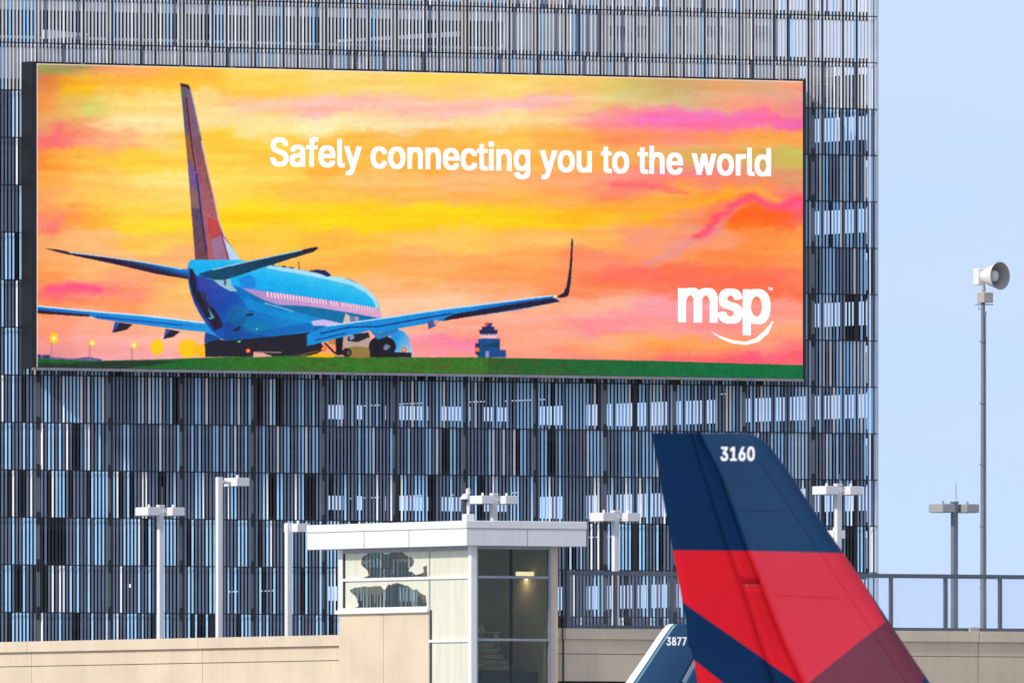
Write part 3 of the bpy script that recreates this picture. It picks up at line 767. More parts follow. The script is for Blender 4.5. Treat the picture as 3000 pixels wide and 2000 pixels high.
# control tower on the horizon
for q, c in (([(1310,1022),(1475,1022),(1478,1165),(1306,1165)], (10,78,132)), ([(1370,1112),(1520,1108),(1523,1165),(1370,1165)], (18,72,140)), ([(1286,1058),(1322,1058),(1322,1160),(1288,1140)], (24,40,86)),
             ([(1325,985),(1455,985),(1450,1014),(1330,1014)], (240,200,215)), ([(1315,955),(1460,955),(1452,988),(1322,988)], (28,34,80)), ([(1340,930),(1430,930),(1436,958),(1334,958)], (30,40,92)),
             ([(1362,903),(1418,903),(1410,932),(1370,932)], (50,60,130)), ([(1366,1118),(1392,1118),(1392,1165),(1366,1165)], (150,150,190)), ([(1345,1060),(1475,1050),(1475,1085),(1345,1095)], (16,60,110))):
    fill(R5(q), c, grain=8)
for i in range(6): line(R5([(1335 + i * 20, 1000), (1345 + i * 20, 990)]), 2, (60,60,110))
disc(R5([(1372,912)])[0], 5, 5, (240,50,60)); disc(R5([(1303,1106)])[0], 6, 7, (255,120,30))
for ax_ in (0, 1):
    IMG[:] = 0.5 * IMG + 0.25 * (np.roll(IMG, 1, ax_) + np.roll(IMG, -1, ax_))
# bloom of light painted along the left and top edges of the panel
wd = 4.0
e = (PX < 107 + wd); IMG[e] = IMG[e] * 0.2 + np.array([245, 240, 248]) * 0.8
e = (GZ > ZT - 0.045); IMG[e] = IMG[e] * 0.3 + np.array([255, 232, 225]) * 0.7
# down-sample, grain, to linear light
IMG += (rng.random(IMG.shape[:2])[..., None] - 0.5) * 16 + (rng.random(IMG.shape) - 0.5) * 14
A = np.clip(IMG, 0, 255).reshape(NZ, SS, NX, SS, 3).mean((1, 3)) / 255
A = np.where(A <= 0.04045, A / 12.92, ((A + 0.055) / 1.055) ** 2.4)
vx = np.linspace(x0s, x1s, NX); vz = np.linspace(ZB, ZT, NZ)
VX, VZ = np.meshgrid(vx, vz)
co = np.stack([VX, np.full_like(VX, OFF), VZ], -1).reshape(-1, 3).astype(np.float32)
idx = np.arange(NX * NZ).reshape(NZ, NX)
quads = np.stack([idx[:-1, :-1], idx[:-1, 1:], idx[1:, 1:], idx[1:, :-1]], -1).reshape(-1, 4).astype(np.int32)
me = bpy.data.meshes.new('display')
me.vertices.add(len(co)); me.vertices.foreach_set('co', co.ravel())
me.loops.add(quads.size); me.loops.foreach_set('vertex_index', quads.ravel())
me.polygons.add(len(quads)); me.polygons.foreach_set('loop_start', np.arange(0, quads.size, 4, dtype=np.int32))
me.update(calc_edges=True); me.validate()
ca = me.color_attributes.new('picture', 'FLOAT_COLOR', 'POINT')
ca.data.foreach_set('color', np.concatenate([A.reshape(-1, 3), np.ones((NX * NZ, 1))], 1).astype(np.float32).ravel())
m, t, p = new_mat('led_picture')
at = t.nodes.new('ShaderNodeAttribute'); at.attribute_name = 'picture'
t.links.new(at.outputs['Color'], p.inputs['Emission Color'])
p.inputs['Emission Strength'].default_value = 2 ** -EXPO
p.inputs['Base Color'].default_value = (0.01, 0.01, 0.01, 1); p.inputs['Roughness'].default_value = 0.7; p.inputs['Specular IOR Level'].default_value = 0.1
me.materials.append(m)
o = bpy.data.objects.new('display', me); COL.objects.link(o); o.parent = screen

def place_text(txt, spacing, bold, fx, name, mat, parent):
    """fx maps unit text coordinates (0..1 across, 0..1 of the tallest letter) to a point; one object per character"""
    gl = text_outlines(txt, spacing)
    ax_ = [x for g_ in gl for l in g_ for x, _ in l]; ay = [y for g_ in gl for l in g_ for _, y in l]
    lo, hi, top = min(ax_) - bold, max(ax_) + bold, max(ay) + bold * 0.5
    for g_ in gl:
        mb = MB()
        for xa, xb_, ya, yb in scan_fill(g_, bold, bold * 0.5):
            ua, ub = (xa - lo) / (hi - lo), (xb_ - lo) / (hi - lo)
            mb.poly([fx(ua, ya / top), fx(ub, ya / top), fx(ub, yb / top), fx(ua, yb / top)], [(0, 1, 2, 3)])
        mb.build(name, mat, parent)
def screen_text(txt, pxl, pyl, pxr, cap_px, bold, spacing, name):
    """pxl,pyl: lower left of the text on the photo; pxr: right end; cap_px: height of its tallest letter"""
    xa, ya = su(pxl); xb_, _ = su(pxr)
    zb_ = zat(pyl, ya); h = cap_px * ya / F
    place_text(txt, spacing, bold, lambda u, v: (xa + (xb_ - xa) * u, OFF - 0.006, zb_ + h * v), name, M['text_glow'], screen)
screen_text('Safely connecting you to the world', 791, 484.5, 2259, 85, 0.025, 1.01, 'letter')
screen_text('msp', 1986, 940, 2257, 98, 0.028, 0.94, 'logo_letter')
screen_text('TM', 2249, 850, 2263, 9, 0.02, 1.0, 'trade_mark')
sm_o = OV([(1632,760),(1650,770),(1680,780),(1710,785),(1735,777),(1758,757),(1774,737)])
sm_i = OV([(1776,740),(1764,766),(1742,785),(1714,792),(1680,788),(1652,776)])
pts = []
for px, py in sm_o + sm_i:
    xx, yy = su(px); pts.append((xx, zat(py, yy)))
MB().prism(pts, OFF - 0.008, OFF - 0.004).build('smile', M['text_glow'], screen)

# ------------------------------------------------------------------ stair house on the deck
HY = 630.0
H0 = (xat(1382, HY), HY)
hut = thing('stair_house', (H0[0], H0[1], 0), 'beige stair house with tall windows under a flat white overhanging roof', 'building', TH)
def ht(px, off=0.0):   # along the left face (local y), set off metres inwards
    return hit(px, (H0[0] + DX[0] * off, H0[1] + DX[1] * off), DG)
def hu(px, off=0.0):   # along the right face (local x)
    return hit(px, (H0[0] + DG[0] * off, H0[1] + DG[1] * off), DX)
LEN, yl_ = ht(993)
WID, yr_ = hu(1635)
zc = lambda py: zat(py, HY)
z_eave = zc(1598) ; z_top = zc(1525); z_cap = zc(1549)
# roof
ov = 0.44; rt = ht(900, -ov)[0]; ru = hu(1718, -ov)[0]
MB().box(-ov, ru, -ov, rt, z_eave, z_cap).build('fascia', M['white_metal'], hut, 0.01)
MB().box(-ov - 0.02, ru + 0.02, -ov - 0.02, rt + 0.02, z_cap + 0.012, z_top).build('roof_cap', M['white_metal'], hut, 0.02)
MB().box(-ov + 0.01, ru - 0.01, -ov + 0.01, rt - 0.01, z_cap, z_cap + 0.012).build('fascia_joint', M['joint'], hut)
for px in (1067, 1198):
    t_ = ht(px, -ov)[0]; MB().box(-ov - 0.003, -ov + 0.01, t_ - 0.012, t_ + 0.012, z_eave, z_cap).build('fascia_joint', M['joint'], hut)
t_ = hu(1545, -ov)[0]; MB().box(t_ - 0.006, t_ + 0.006, -ov - 0.003, -ov + 0.01, z_eave, z_cap).build('fascia_joint', M['joint'], hut)
# left face
z_sill = zat(1794, ht(1120)[1]); z_tr = zat(1694, ht(1180)[1]); z_tr2 = zat(1876, ht(1310)[1])
tm = ht(1258)[0]; tj = ht(1123)[0]
Z0 = 0.0
MB().box(0.0, 0.25, tm + 0.04, tj - 0.012, Z0, z_sill - 0.02).build('wall_panel', M['stucco'], hut, 0.008)
MB().box(0.0, 0.25, tj + 0.012, LEN, Z0, z_sill - 0.02).build('wall_panel', M['stucco'], hut, 0.008)
MB().box(0.03, 0.2, tj - 0.012, tj + 0.012, Z0, z_sill - 0.03).build('wall_joint', M['joint'], hut)
MB().box(-0.10, 0.2, tm - 0.02, LEN + 0.05, z_sill - 0.018, z_sill + 0.09).build('sill', M['frame_white'], hut, 0.01)
MB().box(-0.035, 0.2, tm + 0.0, LEN, z_sill + 0.092, z_sill + 0.16).build('sill_frame', M['frame_white'], hut)
MB().box(-0.02, 0.12, LEN - 0.24, LEN, z_sill + 0.16, z_eave - 0.02).build('window_jamb', M['frame_white'], hut)
MB().box(-0.035, 0.10, 0.14, LEN - 0.24, z_tr - 0.04, z_tr + 0.04).build('transom', M['frame_white'], hut)
MB().box(-0.035, 0.10, 0.14, tm, z_tr2 - 0.04, z_tr2 + 0.04).build('transom', M['frame_white'], hut)
MB().box(-0.01, 0.10, 0.14, LEN - 0.24, z_eave - 0.13, z_eave - 0.001).build('window_head', M['frame_grey'], hut)
MB().box(0.0, 0.08, tm - 0.03, tm + 0.03, Z0, z_tr - 0.04).build('mullion', M['frame_grey'], hut)
MB().box(0.0, 0.08, tm - 0.02, tm + 0.02, z_tr + 0.04, z_eave - 0.13).build('mullion', M['frame_grey'], hut)
# corner post
MB().box(-0.05, 0.15, -0.05, 0.137, Z0, z_eave - 0.002).build('corner_post', M['frame_white'], hut, 0.008)
MB().box(0.152, 0.20, -0.03, 0.12, Z0, z_eave - 0.002).build('corner_post', M['frame_grey'], hut)
# panes of the left face with fogged film; the fog has cleared in two ragged patches
QZ = lambda l: [(1000 + x / 5.88, 1600 + y / 5.88) for x, y in l]
def to_face(l):
    r = []
    for px, py in l:
        tt, yy = ht(px, 0.06); r.append((tt, zat(py, yy)))
    return r
up = to_face(QZ([(520,82),(640,70),(730,78),(740,118),(790,135),(850,125),(900,78),(980,70),(1050,78),(1080,100),(1120,140),(1160,165),(1200,170),(1240,200),(1275,240),(1268,290),(1250,330),(1200,365),(1185,400),(1188,440),(1215,428),(1240,432),(1290,485),(1350,480),(1430,450),(1440,400),(1420,365),(1450,340),(1495,325),(1500,520),(1290,535),(1000,545),(700,545),(400,555),(400,540),(450,515),(490,500),(480,430),(440,380),(400,350),(370,320),(360,290),(365,240),(380,190),(400,165),(450,140),(490,110)]))
low = to_face(QZ([(160,750),(190,735),(250,710),(330,700),(420,685),(520,695),(600,680),(700,680),(750,740),(770,745),(800,690),(830,650),(870,660),(920,640),(980,625),(1040,640),(1080,650),(1110,670),(1160,670),(1200,700),(1250,745),(1290,745),(1320,725),(1350,770),(1380,800),(1430,825),(1470,840),(1490,960),(1495,1040),(1100,1055),(750,1062),(450,1072),(220,1085),(160,1085),(230,1055),(300,1040),(320,1010),(300,950),(290,900),(265,850),(240,830),(200,805)]))
def film(y0, y1, z0, z1, hole, name='fogged_pane'):
    if not hole: return MB().box(0.018, 0.02, y0, y1, z0, z1).build(name, M['fog'], hut)
    pieces = []; n = 220
    def cuts(y):
        c = []
        for (ya, za), (yb, zb_) in zip(hole, hole[1:] + hole[:1]):
            if (ya > y) != (yb > y): c.append(za + (zb_ - za) * (y - ya) / (yb - ya))
        return sorted(c)
    for i in range(n):
        ya, yb = y0 + (y1 - y0) * i / n, y0 + (y1 - y0) * (i + 1) / n
        c = [z0] + [min(max(q, z0), z1) for q in cuts((ya + yb) / 2)] + [z1]
        for q0, q1 in zip(c[::2], c[1::2]):
            if q1 - q0 < 1e-4: continue
            r = (i, ya, yb, q0, q1)
            near = [p for p in pieces if any(w[0] >= i - 1 and w[3] < q1 and w[4] > q0 for w in p[-4:])]
            keep = [p for p in pieces if p not in near]
            pieces = keep + [sorted([w for p in near for w in p] + [r])]
    for p in pieces:
        mb = MB()
        for i, ya, yb, q0, q1 in p: mb.poly([(0.02, ya, q0), (0.02, yb, q0), (0.02, yb, q1), (0.02, ya, q1)], [(0, 1, 2, 3)])
        mb.build(name, M['fog'], hut)
y_e = LEN - 0.24
film(tm + 0.02, y_e - 0.10, z_tr + 0.04, z_eave - 0.13, up)
film(tm + 0.03, y_e - 0.10, z_sill + 0.16, z_tr - 0.04, low)
def mist_zone(poly, low, name):
    mb = MB(); ys = [a for a, _ in poly]; y0, y1 = min(ys), max(ys); n = 120
    lowc = sorted(to_face(QZ(low)))
    for i in range(n):
        ya, yb = y0 + (y1 - y0) * i / n, y0 + (y1 - y0) * (i + 1) / n; ym = (ya + yb) / 2; c = []
        for (pa, za), (pb, zb_) in zip(poly, poly[1:] + poly[:1]):
            if (pa > ym) != (pb > ym): c.append(za + (zb_ - za) * (ym - pa) / (pb - pa))
        if len(c) < 2: continue
        zl = max(min(c), float(np.interp(ym, [a for a, _ in lowc], [b for _, b in lowc])) + 0.03 * math.sin(i * 0.9)); zh = max(c)
        if zh - zl > 0.01: mb.poly([(0.022, ya, zl), (0.022, yb, zl), (0.022, yb, zh), (0.022, ya, zh)], [(0, 1, 2, 3)])
    tag(mb.build(name, M['mist'], hut), kind='stuff')
mist_zone(up, [(360,340),(470,300),(560,250),(640,200),(690,100),(740,118),(850,145),(900,200),(1000,250),(1130,270),(1200,300),(1275,330),(1290,430),(1500,520)], 'thin_mist')
mist_zone(low, [(160,800),(330,810),(500,830),(640,840),(720,800),(760,790),(800,720),(870,665),(1000,645),(1100,675),(1250,760),(1320,830),(1400,880),(1440,960),(1490,1010)], 'thin_mist')
dm = MB()
for xq, y0q, y1q, wq in ((690,200,530,18),(505,180,520,8),(985,110,500,8),(920,180,480,10),(402,780,1070,14),(475,775,1050,8),(515,770,1060,10),(597,770,980,9),(640,770,1060,11),(692,690,1060,22),(755,690,1060,26),(1045,770,1040,10),(1130,770,1050,10),(1268,720,1045,26)):
    q = to_face(QZ([(xq - wq / 2, y0q), (xq + wq / 2, y1q)])); (ta, zh), (tb, zl) = q
    dm.poly([(0.024, tb, zl), (0.024, ta, zl), (0.024, ta, zh), (0.024, tb, zh)], [(0, 1, 2, 3)])
tag(dm.build('drip_streak', M['drip'], hut), kind='stuff')
film(0.14, tm - 0.02, z_tr + 0.04, z_eave - 0.13, None)
film(0.14, tm - 0.03, z_tr2 + 0.04, z_tr - 0.04, None)
film(0.14, tm - 0.03, Z0, z_tr2 - 0.04, None)
for y0, y1, z0, z1 in ((tm + 0.02, y_e, z_tr + 0.04, z_eave - 0.13), (tm + 0.03, y_e, z_sill + 0.16, z_tr - 0.04)):
    MB().box(0.03, 0.04, y0, y1, z0, z1).build('glass_pane', M['glass'], hut)
MB().box(0.0, 0.1, y_e - 0.09, y_e - 0.002, z_sill + 0.16, z_tr - 0.04).build('window_gasket', M['black_steel'], hut)
MB().box(0.0, 0.1, y_e - 0.09, y_e - 0.002, z_tr + 0.04, z_eave - 0.13).build('window_gasket', M['black_steel'], hut)
MB().box(0.0, 0.1, tm - 0.12, tm - 0.032, Z0, z_sill + 0.05).build('window_gasket', M['black_steel'], hut)
# right face
ur = hu(1607)[0]; um = hu(1500)[0]
z_t1 = zat(1690, hu(1500)[1]); z_t2 = zat(1873, hu(1500)[1])
MB().box(ur + 0.07, WID, 0.0, 0.25, Z0, z_eave - 0.003).build('wall_panel', M['stucco'], hut, 0.008)
MB().box(ur, ur + 0.068, -0.03, 0.12, Z0, z_eave - 0.003).build('window_jamb', M['frame_grey'], hut)
for z in (z_t1, z_t2):
    MB().box(0.2, ur, -0.02, 0.08, z - 0.035, z + 0.035).build('transom', M['frame_grey'], hut)
MB().box(0.2, ur, -0.01, 0.10, z_eave - 0.09, z_eave - 0.003).build('window_head', M['frame_grey'], hut)
MB().box(um - 0.03, um + 0.03, 0.01, 0.09, Z0, z_eave - 0.09).build('mullion', M['black_steel'], hut)
for x0, x1 in ((0.2, um - 0.03), (um + 0.03, ur)):
    for z0, z1 in ((z_t1 + 0.035, z_eave - 0.09), (z_t2 + 0.035, z_t1 - 0.035), (Z0, z_t2 - 0.035)):
        MB().box(x0, x1, 0.03, 0.04, z0, z1).build('glass_pane', M['glass'], hut)
# far walls, floor, stair and lamp inside
MB().box(WID - 0.25, WID, 0.25, LEN, Z0, z_eave - 0.003).build('inner_wall', M['interior'], hut)
MB().box(0.25, WID - 0.25, LEN - 0.25, LEN, Z0, z_sill - 0.3).build('inner_wall', M['interior'], hut)
MB().box(0.10, WID - 0.25, LEN - 0.1, LEN - 0.09, z_sill - 0.3, z_eave - 0.003).build('glass_pane', M['glass'], hut)
zf = zat(1960, HY)
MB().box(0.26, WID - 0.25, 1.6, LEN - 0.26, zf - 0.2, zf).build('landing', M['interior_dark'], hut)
st = MB()
for i in range(9):
    st.box(1.2, 2.2, 1.3 + 0.28 * i, 1.6 + 0.28 * i, zf + 0.17 * i, zf + 0.17 * (i + 1) - 0.03)
st.build('stair', M['interior'], hut)
sr = MB()
for q in (0.35, 0.6, 0.85, 1.1):
    sr.bar((1.15, 1.2, zf + q), (1.15, 3.8, zf + q + 1.5), 0.02, 6)
    sr.bar((0.3, 1.0, zf + q), (1.6, 1.0, zf + q), 0.018, 6)
for x in (0.35, 0.9, 1.5): sr.bar((x, 1.0, zf - 0.3), (x, 1.0, zf + 1.1), 0.02, 6)
sr.build('stair_railing', M['frame_grey'], hut)
x_, y_ = hu(1550, 1.0)
MB().box(x_ - 0.42, x_ + 0.42, 0.96, 1.08, zat(1686, y_), zat(1674, y_)).build('strip_lamp', M['lamp_glow'], hut, 0.02)
xk, yk = hu(1560, 2.2)
ld = bpy.data.lights.new('lamp_light', 'AREA'); ld.shape = 'RECTANGLE'; ld.size = 0.8; ld.size_y = 0.15; ld.energy = 3.5; ld.color = (1.0, 0.85, 0.6)
lo_ = bpy.data.objects.new('lamp_light', ld); COL.objects.link(lo_); lo_.parent = hut; lo_.location = (x_, 1.4, zat(1690, y_))
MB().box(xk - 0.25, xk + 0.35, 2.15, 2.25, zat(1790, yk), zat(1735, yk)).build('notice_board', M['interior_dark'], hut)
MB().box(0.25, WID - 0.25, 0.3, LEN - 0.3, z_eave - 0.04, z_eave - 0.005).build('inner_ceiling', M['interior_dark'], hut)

# camera mast on the stair house roof
xm, ym = hu(1372, 0.3)
mast = thing('security_camera', (xat(1372, HY + 0.5), HY + 0.5, z_top), 'white dome security camera on a short mast at the stair house roof corner', 'camera', TH)
MB().box(-0.14, 0.14, -0.12, 0.12, 0.0, 0.21).build('mast_base', M['white_metal'], mast, 0.01)
MB().bar((0, 0, 0.2), (0, 0, 0.86), 0.05, 8).build('mast', M['white_metal'], mast)
MB().bar((0, 0, 0.80), (-0.02, -0.02, 0.95), 0.075, 10, r2=0.06).build('mast_head', M['white_metal'], mast)
MB().bar((0, 0, 0.78), (-0.18, -0.05, 0.72), 0.035, 6).build('camera_arm', M['white_metal'], mast)
MB().lathe((-0.14, -0.05, 0.80), (0, 0, -1), [(0, 0.0), (0.01, 0.07), (0.10, 0.125), (0.16, 0.125)], 14).build('camera_hood', M['white_metal'], mast)
MB().lathe((-0.14, -0.05, 0.64), (0, 0, -1), [(0, 0.10), (0.05, 0.085), (0.10, 0.03), (0.11, 0.0)], 14).build('camera_dome', M['black_steel'], mast)

# ------------------------------------------------------------------ parapet walls of the deck
# left wall runs back from the stair house along local y
LW = 0.35
lw = thing('parapet_wall', (H0[0], H0[1], 0), 'sunlit beige panel wall with coping left of the stair house', 'wall', TH)
yref = ht(500, LW)[1]
zt_l = (zat(1881, ht(0, LW)[1]) + zat(1858, ht(990, LW)[1])) / 2
zc_l = zat(1911, ht(0, LW)[1]); zj_l = zat(1952.5, ht(0, LW)[1])
ends = [LEN + 0.002, ht(593, LW)[0], ht(92, LW)[0], ht(92, LW)[0] + (ht(92, LW)[0] - ht(593, LW)[0])]
cends = [LEN + 0.002, ht(588, LW)[0], ht(87, LW)[0], ends[3]]
for a, b in zip(cends[:-1], cends[1:]):
    MB().box(LW - 0.10, LW + 0.35, a + 0.010, b - 0.010, zc_l, zt_l).build('coping', M['stucco'], lw, 0.012)
for a, b in zip(ends[:-1], ends[1:]):
    MB().box(LW, LW + 0.25, a + 0.012, b - 0.012, zj_l + 0.012, zc_l - 0.004).build('wall_panel', M['stucco'], lw, 0.006)
    MB().box(LW, LW + 0.25, a + 0.012, b - 0.012, 0, zj_l - 0.012).build('wall_panel', M['stucco'], lw, 0.006)
MB().box(LW + 0.02, LW + 0.23, ends[0], ends[-1], 0, zt_l - 0.02).build('wall_core', M['joint'], lw)
# right wall runs along local x
rw = thing('parapet_wall', (H0[0], H0[1], 0), 'shaded beige panel wall with coping right of the stair house', 'wall', TH)
RW = 0.30
zt_r = (zat(1838, hu(1640, RW)[1]) + zat(1851, hu(3000, RW)[1])) / 2
zc_r = zat(1871, hu(1640, RW)[1]); zj_r = zat(1914, hu(1640, RW)[1]); zq_r = zat(1994, hu(1700, RW)[1])
ends = [WID + 0.002, hu(1652, RW)[0], hu(2259, RW)[0], hu(2866, RW)[0], hu(3473, RW)[0]]
for a, b in zip(ends[:-1], ends[1:]):
    MB().box(a + 0.010, b - 0.010, RW - 0.08, RW + 0.35, zc_r, zt_r).build('coping', M['stucco'], rw, 0.012)
    MB().box(a + 0.012, b - 0.012, RW, RW + 0.25, zj_r + 0.010, zc_r - 0.004).build('wall_panel', M['stucco'], rw, 0.006)
    MB().box(a + 0.012, b - 0.012, RW, RW + 0.25, zq_r, zj_r - 0.010).build('wall_panel', M['stucco'], rw, 0.006)
    MB().box(a + 0.012, b - 0.012, RW + 0.08, RW + 0.25, 0, zq_r - 0.06).build('wall_panel', M['stucco'], rw, 0.006)
MB().box(ends[0], ends[-1], RW + 0.02, RW + 0.23, zq_r, zt_r - 0.02).build('wall_core', M['joint'], rw)
xp = hu(1650, RW - 0.15)[0]
MB().bar((xp, RW - 0.13, 0), (xp, RW - 0.13, zat(1665, HY)), 0.022, 6).build('conduit', M['black_steel'], rw)
# deck behind the walls (its floor is out of sight)
dk = MB().box(LW + 0.4, ends[-1], RW + 0.4, ht(0, LW)[0] + 14, zt_l - 1.6, zt_l - 1.15).build('deck', M['garage_conc'])
dk.location = (H0[0], H0[1], 0); dk.rotation_euler = (0, 0, TH)
tag(dk, kind='structure')
ZD = zt_l - 1.15

# ------------------------------------------------------------------ mesh railing on the right wall
rl = thing('mesh_railing', (H0[0], H0[1], 0), 'grey steel railing with wire mesh along the top of the shaded wall', 'railing', TH)
RY = RW + 0.12
zrt = zat(1677, hu(1663, RY)[1]); zrb = zt_r + 0.002
x_first = hu(1664, RY)[0]
step = hu(2770, RY)[0] - hu(2610, RY)[0]
posts = [x_first] + [hu(2610, RY)[0] + step * k for k in range(-5, 4)]
posts = sorted(p for p in posts if p >= x_first - 0.01)
posts = [p for i, p in enumerate(posts) if i == 0 or p - posts[i - 1] > 0.6]
MB().box(x_first - 0.05, posts[-1], RY - 0.045, RY + 0.045, zrt - 0.065, zrt + 0.06).build('top_rail', M['rail_grey'], rl)
MB().box(x_first - 0.05, posts[-1], RY - 0.03, RY + 0.03, zrb + 0.0, zrb + 0.10).build('bottom_rail', M['rail_grey'], rl)
for i, xx in enumerate(posts):
    w = 0.07 if i == 0 else 0.05
    MB().box(xx - w, xx + w, RY - 0.048, RY + 0.048, zrb, zrt - 0.066).build('post', M['rail_grey'], rl)
for a, b in zip(posts[:-1], posts[1:]):
    w = MB(); n = int((b - a) / 0.055)
    for i in range(1, n):
        x = a + (b - a) * i / n; w.box(x - 0.0012, x + 0.0012, RY - 0.002, RY + 0.002, zrb + 0.1, zrt - 0.05)
    n = int((zrt - zrb) / 0.055)
    for i in range(1, n):
        z = zrb + 0.1 + (zrt - zrb - 0.15) * i / n; w.box(a + 0.05, b - 0.05, RY - 0.0045, RY - 0.0022, z - 0.0012, z + 0.0012)
    tag(w.build('wire_mesh', M['wire'], rl), kind='stuff')
MB().box(hu(2850, RY - 0.3)[0], hu(2876, RY - 0.3)[0], RW - 0.05, RW + 0.05, zt_r + 0.003, zt_r + 0.12).build('junction_box', M['tan_box'], rl)

# ------------------------------------------------------------------ light poles
def head(mb, cx, cz):
    mb.box(cx - 0.225, cx + 0.225, -0.40, 0.40, cz - 0.128, cz + 0.128)
def light_pole(px, py_top, Y, label, double=True, dark=False, whip=0, reach=0.62):
    z = zat(py_top, Y)
    root = thing('light_pole', (xat(px, Y), Y, ZD), label, 'street light', TH, 'square light poles along the deck')
    h = z - ZD
    mt = M['galv'] if dark else M['white_metal']
    mh = M['head_backlit'] if dark else M['white_metal']
    MB().box(-0.085, 0.085, -0.085, 0.085, 0, h).build('pole', mt, root, 0.012)
    MB().box(-0.16, 0.16, -0.16, 0.16, 0, 0.05).build('base_plate', mt, root)
    xs = (-0.45, 0.42) if double else (reach,)
    for cx in xs:
        b = MB(); head(b, cx, h - 0.15)
        hd = b.build('lamp_head', mh, root, 0.012)
        MB().box(cx - 0.17, cx + 0.17, -0.33, 0.33, h - 0.288, h - 0.279).build('lens', M['frame_grey'], hd)
        MB().bar((cx - 0.02, -0.1, h - 0.03), (cx - 0.02, -0.1, h + 0.07), 0.04, 8).build('photocell', mh, hd)
        MB().bar((0.0, 0, h - 0.15), (cx, 0, h - 0.15), 0.06, 8).build('arm', mt, root)
    if double: MB().box(-0.1, 0.1, -0.1, 0.1, h + 0.001, h + 0.06).build('pole_cap', mt, root)
    if whip: MB().bar((0.06, 0, h + 0.06), (0.06, 0, h + whip), 0.011, 6).build('whip_aerial', M['galv'], root)
    return root
M['head_backlit'] = paint('head_backlit', (0.34, 0.34, 0.33), 0.5, var=0.05)  # darker tone paints in the backlit look of these heads
light_pole(470, 1484, 668, 'white twin-headed light pole standing leftmost above the sunlit wall', whip=0.62)
light_pole(642, 1397, 660, 'tall white single-headed light pole right of the leftmost twin-headed pole', double=False)
light_pole(845, 1531, 648, 'white light pole with its head half hidden behind the stair house roof', double=False, reach=0.30)
light_pole(1447, 1450, 672, 'white twin-headed light pole rising from behind the stair house roof', whip=0.55)
light_pole(1803, 1500, 652, 'white twin-headed light pole behind the railing between stair house and navy fin')
light_pole(2455, 1422, 655, 'white twin-headed light pole against the slats behind the big fin', whip=0.35)
light_pole(2392, 1551, 690, 'light pole hidden behind the big fin except the tip of its head', double=False)
light_pole(2796, 1474, 655, 'twin-headed light pole, darkened as if backlit, against the open sky beside the siren', dark=True, whip=0.62)

# ------------------------------------------------------------------ warning siren
VY = 660.0
sr_ = thing('warning_siren', (xat(2880, VY), VY, ZD), 'outdoor warning siren with round white horn atop a tall grey pole', 'siren')
Zs = lambda py: zat(py, VY) - ZD
Xs = lambda px: xat(px, VY) - xat(2880, VY)
MB().bar((0, 0, 0), (0, 0, Zs(885)), 0.095, 14, r2=0.062).build('pole', M['galv'], sr_)
MB().bar((0, 0, Zs(885)), (0.02, 0, Zs(830)), 0.045, 10).build('neck', M['horn_in'], sr_)
MB().bar((0.02, 0, Zs(851)), (0.02, 0, Zs(841)), 0.065, 10).build('neck_ring', M['tan_box'], sr_)
ax = Vector((0.70, -0.714, 0.0))
c_in = Vector((0.0, 0.1, Zs(809)))
MB().lathe(c_in, ax, [(0, 0.001), (0.0, 0.15), (0.06, 0.19), (0.40, 0.32), (0.72, 0.42), (0.735, 0.43), (0.73, 0.405), (0.40, 0.29), (0.05, 0.16), (0.05, 0.0)], 36, 0).build('horn', [M['horn'], M['horn_in']], sr_)
hs = [o for o in sr_.children if o.name.startswith('horn')][0]
for p_ in hs.data.polygons:
    q = (Vector(p_.center) - c_in); l = q.dot(ax); r_ = (q - ax * l).length
    if p_.normal.dot(q - ax * l) < 0 and l > 0.02: p_.material_index = 1
MB().lathe(c_in, ax, [(0.05, 0.12), (0.25, 0.20), (0.50, 0.18), (0.56, 0.125), (0.56, 0.0)], 28).build('horn_driver', M['horn'], sr_)
mt_ = MB().box(-0.12, 0.12, -0.16, 0.16, -0.25, 0.25).build('motor_box', M['horn'], sr_, 0.02)
mt_.location = (Xs(2868), 0.12, Zs(811)); mt_.rotation_euler = (0, 0, TH)
MB().box(Xs(2877), Xs(2884), -0.05, 0.1, Zs(832), Zs(790)).build('mount_bracket', M['tan_box'], sr_)
cb = MB().box(-0.17, 0.17, -0.2, 0.2, -0.155, 0.155).build('control_box', M['tan_box'], sr_, 0.015)
cb.location = (Xs(2886), -0.05, Zs(872)); cb.rotation_euler = (0, 0, TH)
MB().bar((Xs(2857), 0, Zs(892)), (Xs(2911), 0, Zs(892)), 0.014, 6).build('crossbar', M['galv'], sr_)
br = MB()
br.bar((Xs(2872), -0.02, Zs(881)), (Xs(2866), -0.02, Zs(906)), 0.014, 6); br.bar((Xs(2866), -0.02, Zs(906)), (Xs(2880), -0.02, Zs(905)), 0.014, 6); br.bar((Xs(2872), -0.02, Zs(881)), (Xs(2884), -0.02, Zs(884)), 0.014, 6)
br.build('aerial_bracket', M['tan_box'], sr_)
MB().bar((0.09, -0.06, 0.3), (0.075, -0.05, Zs(925)), 0.018, 6).build('conduit', M['galv'], sr_)
for q in range(5):
    zq = Zs(1000 + 180 * q)
    MB().bar((0, 0, zq - 0.03), (0, 0, zq + 0.03), 0.10, 14).build('clamp', M['galv'], sr_)
MB().box(0.03, 0.10, -0.05, 0.05, Zs(925), Zs(912)).build('conduit_box', M['galv'], sr_)

